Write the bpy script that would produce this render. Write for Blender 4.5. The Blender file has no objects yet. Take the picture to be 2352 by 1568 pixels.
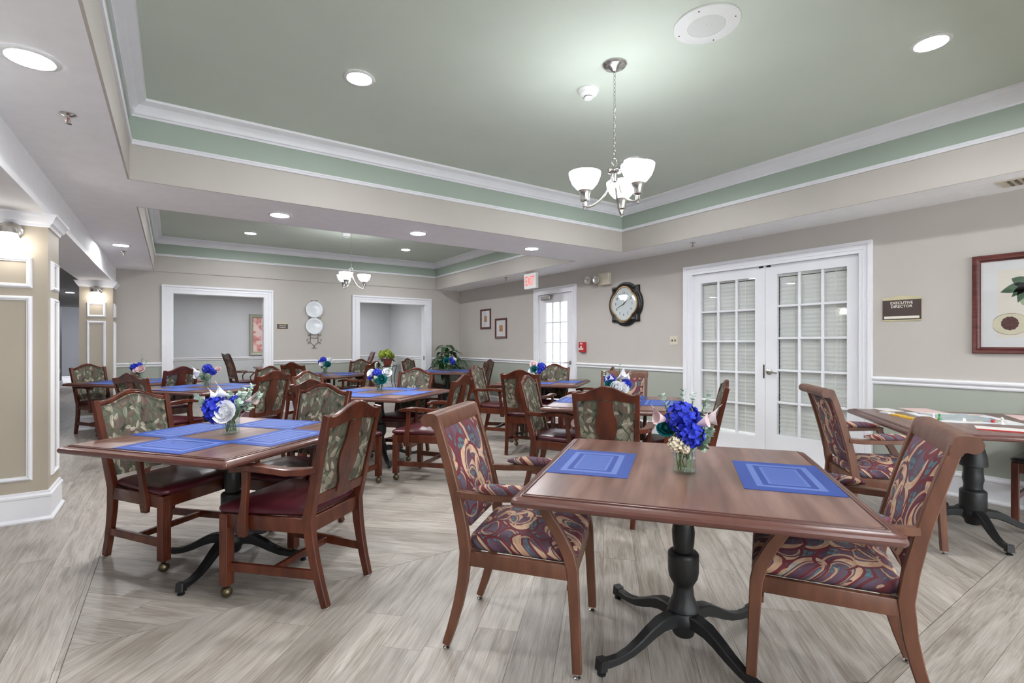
import bpy, bmesh, math, random
from math import sin, cos, pi, radians, sqrt
from mathutils import Matrix, Vector

SC = bpy.context.scene
COL = SC.collection
RND = random.Random(7)

# ------------------------------------------------------------------ camera, world, exposure
CAM_H = 1.27
YAW = radians(34.3)
cd = bpy.data.cameras.new('camera')
cd.sensor_width = 36.0
cd.lens = 1142.0 / 2352.0 * 36.0
cd.shift_y = 5.0 / 2352.0
cd.clip_start = 0.02
cam = bpy.data.objects.new('camera', cd)
COL.objects.link(cam)
cam.location = (0, 0, CAM_H)
cam.rotation_euler = (pi / 2, 0, -YAW)
SC.camera = cam

w = bpy.data.worlds.new('daylight')
SC.world = w
w.use_nodes = True
w.node_tree.nodes['Background'].inputs[0].default_value = (0.92, 0.96, 1.0, 1)
w.node_tree.nodes['Background'].inputs[1].default_value = 9.5
SC.view_settings.view_transform = 'Standard'
SC.view_settings.look = 'None'
SC.view_settings.gamma = 1.0
SC.view_settings.use_curve_mapping = False
SC.view_settings.exposure = 0.26
SC.cycles.max_bounces = 8
SC.cycles.diffuse_bounces = 5
SC.cycles.glossy_bounces = 4
SC.cycles.transparent_max_bounces = 16
SC.cycles.caustics_reflective = False
SC.cycles.caustics_refractive = False
SC.cycles.sample_clamp_indirect = 6.0

DOWNLIGHT = 345.0      # radiance of the recessed lamp lenses
BOWL = 10.5             # radiance of the glass bowls of the chandeliers
SCONCE = 9.0


# ------------------------------------------------------------------ materials
def lin(c):
    out = []
    for v in c:
        v = v / 255.0
        out.append(v / 12.92 if v <= 0.04045 else ((v + 0.055) / 1.055) ** 2.4)
    return (*out, 1.0)


class NT:
    def __init__(s, name):
        s.m = bpy.data.materials.new(name)
        s.m.use_nodes = True
        s.t = s.m.node_tree
        s.b = s.t.nodes['Principled BSDF']

    def n(s, typ, _p=None, **kw):
        nd = s.t.nodes.new(typ)
        for k, v in (_p or {}).items():
            setattr(nd, k, v)
        for k, v in kw.items():
            s.set(nd, k, v)
        return nd

    def set(s, nd, k, v):
        sock = nd.inputs[int(k[1:])] if k[0] == 'i' and k[1:].isdigit() else nd.inputs[k.replace('_', ' ')]
        if isinstance(v, bpy.types.NodeSocket):
            s.t.links.new(v, sock)
        else:
            sock.default_value = v

    def math(s, op, a, b=0.0, clamp=False):
        nd = s.n('ShaderNodeMath', {'operation': op, 'use_clamp': clamp}, i0=a, i1=b)
        return nd.outputs[0]

    def mix(s, f, a, b, mode='MIX'):
        nd = s.n('ShaderNodeMix', {'data_type': 'RGBA', 'blend_type': mode})
        s.set(nd, 'i0', f); s.set(nd, 'i6', a); s.set(nd, 'i7', b)
        return nd.outputs[2]

    def ramp(s, f, stops, interp='LINEAR'):
        nd = s.n('ShaderNodeValToRGB', i0=f)
        cr = nd.color_ramp
        cr.interpolation = interp
        while len(cr.elements) > 1:
            cr.elements.remove(cr.elements[-1])
        cr.elements[0].position, cr.elements[0].color = stops[0]
        for p, c in stops[1:]:
            cr.elements.new(p).color = c
        return nd.outputs[0]

    def obj(s):
        return s.n('ShaderNodeTexCoord').outputs['Object']

    def mapping(s, v, scale=(1, 1, 1), loc=(0, 0, 0)):
        return s.n('ShaderNodeMapping', Vector=v, Scale=scale, Location=loc).outputs[0]

    def noise(s, v, scale, detail=2.0, rough=0.5, dist=0.0):
        return s.n('ShaderNodeTexNoise', Vector=v, Scale=scale, Detail=detail, Roughness=rough, Distortion=dist).outputs[0]

    def bump(s, h, strength, dist=0.01):
        nd = s.n('ShaderNodeBump', Strength=strength, Distance=dist, Height=h)
        s.set(s.b, 'Normal', nd.outputs[0])

    def step(s, x, soft):
        return s.n('ShaderNodeMapRange', {'interpolation_type': 'SMOOTHSTEP'}, i0=x, i1=-soft, i2=soft, i3=0.0, i4=1.0).outputs[0]


def basic(name, rgb, rough=0.5, metal=0.0, var=0.06, scale=14.0, bump=0.0, bscale=60.0, spec=0.5):
    t = NT(name)
    c = lin(rgb)
    d = tuple(v * (1 - var) for v in c[:3]) + (1,)
    u = tuple(min(1, v * (1 + var)) for v in c[:3]) + (1,)
    o = t.obj()
    f = t.noise(o, scale, 3)
    t.set(t.b, 'Base Color', t.ramp(f, [(0.3, d), (0.7, u)]))
    t.set(t.b, 'Roughness', rough)
    t.set(t.b, 'Metallic', metal)
    t.set(t.b, 'Specular IOR Level', spec)
    if bump:
        t.bump(t.noise(o, bscale, 3), bump, 0.004)
    return t.m


def wood(name, dark, mid, light, rough=0.3, axis_scale=(1, 14, 14), scale=3.0, spec=0.5, seed=False):
    t = NT(name)
    o = t.obj()
    if seed:
        r = t.n('ShaderNodeObjectInfo').outputs['Random']
        off = t.n('ShaderNodeCombineXYZ', X=t.math('MULTIPLY', r, 37.0), Y=t.math('MULTIPLY', r, 11.0), Z=0.0).outputs[0]
        o = t.n('ShaderNodeVectorMath', {'operation': 'ADD'}, i0=o, i1=off).outputs[0]
    v = t.mapping(o, axis_scale)
    f = t.noise(v, scale, 2, 0.45, 0.0)
    g = t.noise(t.mapping(o, tuple(a * 5 for a in axis_scale)), scale, 3, 0.6)
    fg = t.math('ADD', t.math('MULTIPLY', f, 0.86), t.math('MULTIPLY', g, 0.14))
    t.set(t.b, 'Base Color', t.ramp(fg, [(0.27, lin(dark)), (0.5, lin(mid)), (0.72, lin(light))]))
    t.set(t.b, 'Roughness', rough)
    t.set(t.b, 'Specular IOR Level', spec)
    return t.m


def emitter(name, rgb, strength):
    t = NT(name)
    o = t.obj()
    t.set(t.b, 'Base Color', lin(rgb))
    t.set(t.b, 'Emission Color', t.ramp(t.noise(o, 5.0), [(0.0, lin(rgb)), (1.0, lin(rgb))]))
    t.set(t.b, 'Emission Strength', strength)
    return t.m


def glass(name, tint=(254, 255, 255), refl=1.0, rough=0.0):
    t = NT(name)
    nd = t.t.nodes
    tr = t.n('ShaderNodeBsdfTransparent', Color=lin(tint))
    gl = t.n('ShaderNodeBsdfGlossy', Color=(1, 1, 1, 1), Roughness=rough)
    fr = t.n('ShaderNodeFresnel', IOR=1.5)
    bk = t.n('ShaderNodeNewGeometry').outputs['Backfacing']
    f = t.math('MULTIPLY', t.math('MULTIPLY', fr.outputs[0], refl, True), t.math('SUBTRACT', 1.0, bk))
    mx = t.n('ShaderNodeMixShader', i0=f, i1=tr.outputs[0], i2=gl.outputs[0])
    out = [n for n in nd if n.type == 'OUTPUT_MATERIAL'][0]
    t.t.links.new(mx.outputs[0], out.inputs[0])
    return t.m


def tapestry(name):
    """woven leaf and berry tapestry: two layers of leaf shapes over dark olive and brown"""
    t = NT(name)
    o = t.obj()
    sp = t.n('ShaderNodeSeparateXYZ', Vector=o)
    v2 = t.n('ShaderNodeCombineXYZ', X=sp.outputs[0], Y=t.math('ADD', sp.outputs[2], sp.outputs[1]), Z=0.0).outputs[0]
    col = t.ramp(t.noise(v2, 16, 3, 0.6, 0.8), [(0.33, lin((58, 60, 46))), (0.46, lin((92, 98, 74))), (0.56, lin((112, 90, 72))), (0.68, lin((124, 130, 104)))])

    def layer(col, scale, off, L, W, stops, gate):
        sv = t.mapping(v2, (scale,) * 3, off)
        vo = t.n('ShaderNodeTexVoronoi', {'voronoi_dimensions': '2D'}, Vector=sv, Scale=1.0, Randomness=0.9)
        loc = t.n('ShaderNodeVectorMath', {'operation': 'SUBTRACT'}, i0=sv, i1=vo.outputs['Position']).outputs[0]
        cs = t.n('ShaderNodeSeparateColor', Color=vo.outputs['Color'])
        ro = t.n('ShaderNodeVectorRotate', {'rotation_type': 'Z_AXIS'}, Vector=loc, Angle=t.math('MULTIPLY', cs.outputs[0], 6.28)).outputs[0]
        q = t.n('ShaderNodeSeparateXYZ', Vector=ro)
        bend = t.math('MULTIPLY', t.math('MULTIPLY', q.outputs[0], q.outputs[0]), 0.35)
        ay = t.math('ABSOLUTE', t.math('ADD', q.outputs[1], bend))
        xx = t.math('DIVIDE', q.outputs[0], L)
        prof = t.math('MULTIPLY', t.math('SUBTRACT', 1.0, t.math('MULTIPLY', xx, xx)), W)
        d = t.math('SUBTRACT', prof, ay)
        m = t.math('MULTIPLY', t.step(d, 0.03), t.math('GREATER_THAN', cs.outputs[2], gate))
        lc = t.ramp(cs.outputs[1], stops, 'CONSTANT')
        vein = t.math('LESS_THAN', ay, 0.022)
        lc = t.mix(t.math('MULTIPLY', vein, 0.55), lc, lin((66, 60, 44)))
        side = t.math('MULTIPLY', t.math('GREATER_THAN', q.outputs[1], 0.0), 0.28)
        lc = t.mix(side, lc, lin((70, 70, 50)))
        edge = t.math('MULTIPLY', t.math('LESS_THAN', d, 0.05), 0.45)
        lc = t.mix(edge, lc, lin((52, 46, 36)))
        return t.mix(m, col, lc)
    col = layer(col, 14.0, (3.1, 1.7, 0), 0.70, 0.42, [(0, lin((112, 120, 92))), (0.25, lin((168, 158, 126))), (0.5, lin((136, 140, 110))), (0.68, lin((178, 168, 142))), (0.88, lin((116, 94, 78)))], 0.15)
    col = layer(col, 20.0, (13.7, 8.9, 0), 0.62, 0.30, [(0, lin((104, 112, 84))), (0.3, lin((178, 166, 136))), (0.55, lin((124, 100, 78))), (0.75, lin((148, 150, 120)))], 0.35)
    col = layer(col, 25.0, (9.3, 4.2, 0), 0.66, 0.24, [(0, lin((186, 174, 144))), (0.35, lin((104, 112, 84))), (0.6, lin((202, 188, 158))), (0.85, lin((120, 62, 58)))], 0.5)
    vb = t.n('ShaderNodeTexVoronoi', {'voronoi_dimensions': '2D'}, Vector=v2, Scale=62.0)
    berries = t.math('MULTIPLY', t.math('LESS_THAN', vb.outputs[0], 0.34), t.math('GREATER_THAN', t.noise(v2, 13, 1), 0.62))
    col = t.mix(berries, col, lin((116, 44, 46)))
    col = t.n('ShaderNodeHueSaturation', Saturation=0.70, Value=0.80, Color=col).outputs[0]
    t.set(t.b, 'Base Color', col)
    t.set(t.b, 'Roughness', 0.85)
    t.set(t.b, 'Specular IOR Level', 0.2)
    t.bump(t.n('ShaderNodeTexVoronoi', {'voronoi_dimensions': '2D'}, Vector=v2, Scale=300.0).outputs[0], 0.15, 0.002)
    return t.m


def swirl_fabric(name):
    """purple upholstery with tan crescents, burgundy rings and strings of teal dots"""
    t = NT(name)
    o = t.obj()
    sp = t.n('ShaderNodeSeparateXYZ', Vector=o)
    v2 = t.n('ShaderNodeCombineXYZ', X=sp.outputs[0], Y=t.math('ADD', sp.outputs[2], sp.outputs[1]), Z=0.0).outputs[0]
    col = t.ramp(t.noise(v2, 9, 2, 0.5, 0.5), [(0.36, lin((76, 58, 72))), (0.5, lin((96, 66, 80))), (0.62, lin((92, 84, 98)))])
    # strings of teal dots
    vd = t.n('ShaderNodeTexVoronoi', {'voronoi_dimensions': '2D'}, Vector=v2, Scale=58.0, Randomness=0.25)
    dots = t.math('MULTIPLY', t.math('LESS_THAN', vd.outputs[0], 0.40), t.math('GREATER_THAN', t.noise(t.mapping(v2, (1, 1, 1), (5, 5, 0)), 17, 1), 0.56))
    col = t.mix(dots, col, lin((78, 112, 118)))

    def cell(scale, off):
        sv = t.mapping(v2, (scale,) * 3, off)
        vo = t.n('ShaderNodeTexVoronoi', {'voronoi_dimensions': '2D'}, Vector=sv, Scale=1.0, Randomness=0.75)
        loc = t.n('ShaderNodeVectorMath', {'operation': 'SUBTRACT'}, i0=sv, i1=vo.outputs['Position']).outputs[0]
        cs = t.n('ShaderNodeSeparateColor', Color=vo.outputs['Color'])
        ro = t.n('ShaderNodeVectorRotate', {'rotation_type': 'Z_AXIS'}, Vector=loc, Angle=t.math('MULTIPLY', cs.outputs[0], 6.28)).outputs[0]
        q = t.n('ShaderNodeSeparateXYZ', Vector=ro)
        return q.outputs[0], q.outputs[1], cs

    def ell(x, y, ax, ay):
        return t.math('SQRT', t.math('ADD', t.math('POWER', t.math('DIVIDE', x, ax), 2.0), t.math('POWER', t.math('DIVIDE', y, ay), 2.0)))
    for scale, off, gate, gate2 in ((9.5, (2.2, 7.1, 0), .18, .5), (8.0, (6.4, 1.3, 0), .3, .5)):
        x, y, cs = cell(scale, off)
        r1 = ell(x, y, 0.54, 0.44)
        r2 = ell(x, t.math('ADD', y, 0.15), 0.49, 0.385)
        cres = t.math('MULTIPLY', t.math('LESS_THAN', r1, 1.0), t.math('GREATER_THAN', r2, 1.0))
        tan = t.ramp(t.noise(v2, 30, 2), [(0.35, lin((176, 138, 114))), (0.55, lin((198, 166, 138))), (0.7, lin((150, 150, 142)))])
        col = t.mix(t.math('MULTIPLY', cres, t.math('GREATER_THAN', cs.outputs[1], gate)), col, tan)
        inner = t.math('MULTIPLY', t.math('LESS_THAN', t.math('ABSOLUTE', t.math('SUBTRACT', r2, 0.80)), 0.07), t.math('GREATER_THAN', cs.outputs[2], gate2))
        col = t.mix(inner, col, lin((176, 142, 116)))
        ring = t.math('LESS_THAN', t.math('ABSOLUTE', t.math('SUBTRACT', r1, 1.07)), 0.09)
        col = t.mix(ring, col, lin((104, 46, 52)))
    t.set(t.b, 'Base Color', col)
    t.set(t.b, 'Roughness', 0.72)
    t.set(t.b, 'Specular IOR Level', 0.3)
    t.bump(t.noise(v2, 400, 1), 0.1, 0.001)
    return t.m


def wall_paint(name, upper, lower, split):
    t = NT(name)
    o = t.obj()
    z = t.n('ShaderNodeSeparateXYZ', Vector=o).outputs[2]
    n = t.noise(o, 3.0, 3)
    up = t.ramp(n, [(0.3, tuple(v * .97 for v in lin(upper)[:3]) + (1,)), (0.7, lin(upper))])
    lo = t.ramp(n, [(0.3, tuple(v * .97 for v in lin(lower)[:3]) + (1,)), (0.7, lin(lower))])
    t.set(t.b, 'Base Color', t.mix(t.math('LESS_THAN', z, split), up, lo))
    t.set(t.b, 'Roughness', 0.55)
    t.set(t.b, 'Specular IOR Level', 0.3)
    t.bump(t.noise(o, 160, 2), 0.06, 0.003)
    return t.m


def plank_mat(name):
    t = NT(name)
    o = t.obj()
    info = t.n('ShaderNodeObjectInfo')
    r = info.outputs['Random']
    off = t.n('ShaderNodeCombineXYZ', X=t.math('MULTIPLY', r, 91.0), Y=t.math('MULTIPLY', r, 37.0), Z=t.math('MULTIPLY', r, 53.0)).outputs[0]
    v = t.n('ShaderNodeVectorMath', {'operation': 'ADD'}, i0=o, i1=off).outputs[0]
    a = t.noise(t.mapping(v, (1.0, 7.0, 1)), 2.0, 4, 0.6, 0.9)
    b = t.noise(t.mapping(v, (1.4, 34.0, 1)), 2.2, 4, 0.6, 1.2)
    c = t.noise(t.mapping(v, (3.0, 90.0, 1)), 3.0, 2, 0.5)
    f = t.math('ADD', t.math('ADD', t.math('MULTIPLY', a, 0.46), t.math('MULTIPLY', b, 0.34)), t.math('MULTIPLY', c, 0.20))
    col = t.ramp(f, [(0.28, lin((104, 94, 84))), (0.42, lin((142, 132, 122))), (0.52, lin((166, 158, 149))), (0.62, lin((182, 175, 167))), (0.76, lin((202, 196, 189)))])
    tone = t.math('ADD', 0.86, t.math('MULTIPLY', t.n('ShaderNodeTexWhiteNoise', {'noise_dimensions': '1D'}, W=t.math('MULTIPLY', r, 417.0)).outputs[0], 0.22))
    col = t.mix(1.0, col, t.n('ShaderNodeCombineColor', i0=tone, i1=tone, i2=tone).outputs[0], 'MULTIPLY')
    t.set(t.b, 'Base Color', col)
    t.set(t.b, 'Roughness', t.math('ADD', 0.30, t.math('MULTIPLY', a, 0.22)))
    t.set(t.b, 'Specular IOR Level', 0.4)
    t.bump(b, 0.12, 0.002)
    return t.m


def placemat_mat(name):
    """woven vinyl mat: concentric rectangles of lighter weave"""
    t = NT(name)
    o = t.obj()
    sp = t.n('ShaderNodeSeparateXYZ', Vector=o)
    ax = t.math('SUBTRACT', 0.23, t.math('ABSOLUTE', sp.outputs[0]))
    ay = t.math('SUBTRACT', 0.165, t.math('ABSOLUTE', sp.outputs[1]))
    e = t.math('MINIMUM', ax, ay)
    col = t.ramp(t.math('MULTIPLY', e, 5.0), [(0.0, lin((48, 74, 146))), (0.24, lin((98, 120, 182))), (0.36, lin((44, 68, 140))), (0.47, lin((94, 116, 180))), (0.52, lin((74, 98, 166)))], 'CONSTANT')
    f = t.noise(t.mapping(o, (1, 1, 1)), 900, 1)
    col = t.mix(t.math('MULTIPLY', f, 0.25), col, lin((44, 64, 132)))
    t.set(t.b, 'Base Color', col)
    t.set(t.b, 'Roughness', 0.6)
    t.set(t.b, 'Specular IOR Level', 0.25)
    t.bump(f, 0.3, 0.001)
    return t.m


M = {}
M['wall'] = wall_paint('beige over sage wall paint', (190, 184, 177), (166, 170, 160), 0.925)
M['beige'] = basic('warm beige paint', (188, 182, 175), 0.55, var=0.02, scale=3, spec=0.3)
M['tan'] = basic('tan column paint', (176, 166, 150), 0.5, var=0.02, scale=3, spec=0.3)
M['grey_wall'] = wall_paint('pale grey wall paint', (208, 210, 213), (204, 208, 208), 0.92)
M['hall_wall'] = basic('cool grey hall paint', (116, 116, 123), 0.6, var=0.02, scale=3)
M['ceiling'] = basic('textured white ceiling', (245, 245, 246), 0.8, var=0.02, scale=9, bump=0.35, bscale=28, spec=0.2)
M['green'] = basic('sage green ceiling paint', (200, 209, 197), 0.6, var=0.02, scale=2, spec=0.3)
M['green_band'] = basic('deep sage band paint', (166, 178, 166), 0.6, var=0.02, scale=2, spec=0.3)
M['trim'] = basic('glossy white trim paint', (234, 234, 238), 0.32, var=0.015, scale=6)
M['door'] = basic('white door paint', (234, 234, 238), 0.35, var=0.015, scale=5)
M['blind'] = basic('white vinyl blind', (236, 236, 232), 0.5, var=0.02, scale=5)
M['dark'] = basic('dark void', (30, 28, 27), 0.8)
M['plank'] = plank_mat('grey oak plank')
M['underlay'] = basic('plank joint', (128, 119, 110), 0.8)
M['mahogany'] = wood('polished mahogany', (64, 29, 18), (86, 40, 25), (102, 51, 32), 0.24, (3, 3, 0.9), 5.0)
M['ornate'] = wood('dark carved wood', (52, 26, 20), (80, 42, 32), (100, 56, 42), 0.3, (5, 5, 1.2), 6.0)
M['walnut_frame'] = wood('satin brown beech', (84, 50, 35), (100, 62, 44), (113, 72, 53), 0.45, (5, 5, 1.2), 5.0)
M['laminate'] = wood('walnut laminate', (82, 52, 43), (111, 78, 67), (140, 107, 95), 0.28, (0.9, 9, 9), 2.2, seed=True)
M['edge'] = basic('moulded walnut edge', (92, 56, 48), 0.3, var=0.08, scale=30)
M['vinyl'] = basic('burgundy vinyl', (74, 26, 34), 0.3, var=0.12, scale=9, bump=0.08, bscale=220)
M['black_vinyl'] = basic('black vinyl', (40, 36, 36), 0.35, var=0.1, scale=9)
M['tapestry'] = tapestry('leaf tapestry')
M['swirl'] = swirl_fabric('swirl upholstery')
M['iron'] = basic('black cast iron', (24, 25, 26), 0.45, 0.0, var=0.15, scale=40, bump=0.12, bscale=120)
M['brass'] = basic('aged brass', (112, 100, 78), 0.3, 0.9, var=0.15, scale=60)
M['nickel'] = basic('brushed nickel', (196, 194, 190), 0.22, 1.0, var=0.08, scale=40)
M['chrome'] = basic('chrome', (205, 205, 205), 0.15, 1.0)
M['black_paint'] = basic('black painted wood', (24, 22, 21), 0.35, var=0.2, scale=20)
M['gold'] = basic('antique gold', (170, 140, 98), 0.4, 0.35, var=0.15, scale=60)
M['dial'] = basic('pale clock dial', (214, 222, 222), 0.5, var=0.02)
M['ink'] = basic('black ink', (36, 34, 34), 0.6)
M['white'] = basic('white plastic', (228, 230, 228), 0.45, var=0.015)
M['porcelain'] = basic('white porcelain', (222, 226, 230), 0.12, var=0.01)
M['cream_plastic'] = basic('cream plastic', (206, 198, 180), 0.45, var=0.02)
M['red'] = basic('red plastic', (180, 40, 40), 0.4, var=0.08)
M['exit_red'] = emitter('lit red lettering', (232, 92, 80), 0.7)
M['plaque'] = basic('brown plaque', (74, 60, 56), 0.4, var=0.03)
M['plaque_trim'] = basic('pale gold plaque edge', (204, 194, 158), 0.35, 0.2)
M['cream'] = basic('cream card', (226, 220, 208), 0.6, var=0.02)
M['frame_red'] = wood('reddish mahogany frame', (62, 26, 24), (88, 42, 38), (106, 56, 48), 0.3, (2, 14, 14), 3.0)
M['mat_board'] = basic('white mat board', (222, 222, 222), 0.7, var=0.01)
M['silver_frame'] = basic('silver leaf frame', (168, 168, 152), 0.4, 0.4, var=0.1, scale=40)
M['glass'] = glass('clear vase glass', (250, 254, 252), 1.3)
M['pane'] = glass('door pane glass', (254, 255, 255), 1.5)
M['pic_glass'] = glass('picture glass', (252, 252, 252), 1.2)
M['lens'] = emitter('lit lamp lens', (250, 252, 255), DOWNLIGHT)
M['bowl'] = emitter('lit white glass', (250, 252, 255), BOWL)
M['sconce_glass'] = emitter('lit sconce glass', (255, 250, 244), SCONCE)
M['mat'] = placemat_mat('blue woven placemat')
M['blue'] = basic('royal blue petals', (30, 50, 186), 0.6, var=0.45, scale=70)
M['teal'] = basic('teal petals', (14, 108, 112), 0.5, var=0.35, scale=70)
M['petal_white'] = basic('white petals', (244, 244, 246), 0.6, var=0.05, scale=50)
M['petal_pink'] = basic('pale pink petals', (236, 212, 212), 0.6, var=0.1, scale=50)
M['petal_cream'] = basic('cream petals', (226, 216, 192), 0.6, var=0.1, scale=60)
M['euca'] = basic('eucalyptus leaf', (170, 194, 174), 0.6, var=0.2, scale=60)
M['stem'] = basic('green stem', (96, 112, 66), 0.6, var=0.25, scale=60)
M['leaf'] = basic('dark green leaf', (44, 82, 44), 0.4, var=0.35, scale=20)
M['lime'] = basic('lime hydrangea', (160, 178, 62), 0.6, var=0.3, scale=40)
M['dark_leaf'] = basic('bronze dark leaf', (52, 46, 34), 0.5, var=0.35, scale=30)
M['terracotta'] = basic('terracotta pot', (140, 62, 48), 0.5, var=0.1, scale=20)
M['pot'] = basic('dark planter', (38, 42, 42), 0.5)
M['yellow'] = basic('yellow card', (226, 182, 52), 0.5)
M['green_piece'] = basic('green pawn', (40, 130, 52), 0.35)
M['board'] = basic('pale game board', (196, 204, 206), 0.4, var=0.12, scale=12)
M['paper'] = basic('printed paper', (222, 218, 214), 0.7, var=0.08, scale=90)
M['pink_paper'] = basic('pink paper', (224, 196, 192), 0.7, var=0.06, scale=60)
M['lamp_glass'] = basic('clear lamp reflector', (200, 198, 196), 0.15, 0.8)


# ------------------------------------------------------------------ mesh builder
class MB:
    def __init__(s):
        s.v = []; s.f = []; s.mi = []; s.cur = 0

    def add(s, vs, fs):
        b = len(s.v)
        s.v += [tuple(p) for p in vs]
        for f in fs:
            s.f.append(tuple(b + i for i in f)); s.mi.append(s.cur)
        return s

    def box(s, x0, x1, y0, y1, z0, z1):
        vs = [(x, y, z) for z in (z0, z1) for y in (y0, y1) for x in (x0, x1)]
        return s.add(vs, [(0, 2, 3, 1), (4, 5, 7, 6), (0, 1, 5, 4), (2, 6, 7, 3), (0, 4, 6, 2), (1, 3, 7, 5)])

    def cbox(s, c, d):
        return s.box(c[0] - d[0] / 2, c[0] + d[0] / 2, c[1] - d[1] / 2, c[1] + d[1] / 2, c[2] - d[2] / 2, c[2] + d[2] / 2)

    def rings(s, rings, cap0=True, cap1=True, closed=True):
        n = len(rings[0])
        vs = [p for r in rings for p in r]
        fs = []
        for i in range(len(rings) - 1):
            for j in range(n if closed else n - 1):
                k = (j + 1) % n
                fs.append((i * n + j, i * n + k, (i + 1) * n + k, (i + 1) * n + j))
        if cap0: fs.append(tuple(range(n))[::-1])
        if cap1: fs.append(tuple((len(rings) - 1) * n + j for j in range(n)))
        return s.add(vs, fs)

    def lathe(s, prof, n=20, c=(0, 0, 0), cap0=True, cap1=True):
        """profile of (radius, z) about the local Z axis"""
        rg = [[(c[0] + r * cos(2 * pi * j / n), c[1] + r * sin(2 * pi * j / n), c[2] + z) for j in range(n)] for r, z in prof]
        return s.rings(rg, cap0, cap1)

    def sweep(s, pts, secs, side=(1, 0, 0), rounded=0):
        """sections (half width along side, half depth) along a path; rounded>0 gives that many points per section"""
        pts = [Vector(p) for p in pts]
        side = Vector(side)
        rg = []
        for i, p in enumerate(pts):
            t = (pts[min(i + 1, len(pts) - 1)] - pts[max(i - 1, 0)]).normalized()
            a = (side - t * side.dot(t)).normalized()
            b = t.cross(a)
            h, d = secs[i] if i < len(secs) else secs[-1]
            if rounded:
                rg.append([p + a * h * cos(2 * pi * k / rounded) + b * d * sin(2 * pi * k / rounded) for k in range(rounded)])
            else:
                c = 0.22 * min(h, d)
                rg.append([p + a * x + b * y for x, y in ((-h + c, -d), (h - c, -d), (h, -d + c), (h, d - c), (h - c, d), (-h + c, d), (-h, d - c), (-h, -d + c))])
        return s.rings(rg)

    def tube(s, pts, r, n=6, r1=None, sm=0):
        pts = [Vector(p) for p in pts]
        if sm:
            q = [pts[0]] + pts + [pts[-1]]
            out = []
            for i in range(1, len(q) - 2):
                a, b, c, d = q[i - 1:i + 3]
                for k in range(sm):
                    t = k / sm
                    out.append(.5 * (2 * b + (c - a) * t + (2 * a - 5 * b + 4 * c - d) * t * t + (3 * b - a - 3 * c + d) * t ** 3))
            pts = out + [pts[-1]]
        up = Vector((0.31, 0.22, 0.92))
        rg = []
        for i, p in enumerate(pts):
            t = (pts[min(i + 1, len(pts) - 1)] - pts[max(i - 1, 0)])
            if t.length < 1e-9: t = Vector((0, 0, 1))
            t.normalize()
            a = t.cross(up)
            if a.length < 0.05: a = t.cross(Vector((1, 0, 0)))
            a.normalize(); b = t.cross(a)
            rr = r if r1 is None else r + (r1 - r) * i / (len(pts) - 1)
            rg.append([p + a * rr * cos(2 * pi * k / n) + b * rr * sin(2 * pi * k / n) for k in range(n)])
        return s.rings(rg)

    def prism(s, poly, h0, h1, plane='xy'):
        """extrude a 2D polygon; plane says which axes the polygon spans"""
        def P(a, b, h):
            return {'xy': (a, b, h), 'xz': (a, h, b), 'yz': (h, a, b)}[plane]
        n = len(poly)
        vs = [P(a, b, h0) for a, b in poly] + [P(a, b, h1) for a, b in poly]
        fs = [tuple(range(n))[::-1], tuple(range(n, 2 * n))] + [(j, (j + 1) % n, n + (j + 1) % n, n + j) for j in range(n)]
        return s.add(vs, fs)

    def extrude_profile(s, prof, a, b, out, up=(0, 0, 1), m0=0.0, m1=0.0):
        """profile of (outward, height) run from a to b; m0/m1 shift the ends along the run per unit outward (mitre)"""
        a = Vector(a); b = Vector(b); out = Vector(out); up = Vector(up)
        d = (b - a).normalized()
        r0 = [a + out * o + up * h + d * (o * m0) for o, h in prof]
        r1 = [b + out * o + up * h + d * (o * m1) for o, h in prof]
        return s.rings([r0, r1])

    def build(s, name, mats, parent=None, smooth=35, bevel=0.0, seg=1, kind=None, loc=None):
        me = bpy.data.meshes.new(name)
        me.from_pydata(s.v, [], s.f)
        if not isinstance(mats, (list, tuple)): mats = [mats]
        for m in mats: me.materials.append(m)
        if len(mats) > 1: me.polygons.foreach_set('material_index', s.mi)
        bm = bmesh.new(); bm.from_mesh(me)
        bmesh.ops.recalc_face_normals(bm, faces=bm.faces)
        if bevel:
            es = [e for e in bm.edges if len(e.link_faces) == 2 and e.calc_face_angle(0) > 0.6]
            bmesh.ops.bevel(bm, geom=es, offset=bevel, segments=seg, affect='EDGES', profile=0.6, clamp_overlap=True)
        bm.to_mesh(me); bm.free()
        if smooth:
            me.polygons.foreach_set('use_smooth', [True] * len(me.polygons))
            me.set_sharp_from_angle(angle=radians(smooth))
        o = bpy.data.objects.new(name, me)
        COL.objects.link(o)
        if parent is not None: o.parent = parent
        if loc is not None: o.location = loc
        if kind: o['kind'] = kind
        return o


def tag(o, label, cat, group=None):
    o['label'] = label; o['category'] = cat
    if group: o['group'] = group
    return o


def empty(name, loc=(0, 0, 0), rz=0.0):
    o = bpy.data.objects.new(name, None)
    o.empty_display_size = 0.1
    COL.objects.link(o)
    o.location = loc; o.rotation_euler = (0, 0, rz)
    return o


def dup(root):
    c = root.copy(); COL.objects.link(c)
    for ch in list(root.children):
        k = dup(ch)
        k.parent = c
    return c


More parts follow.
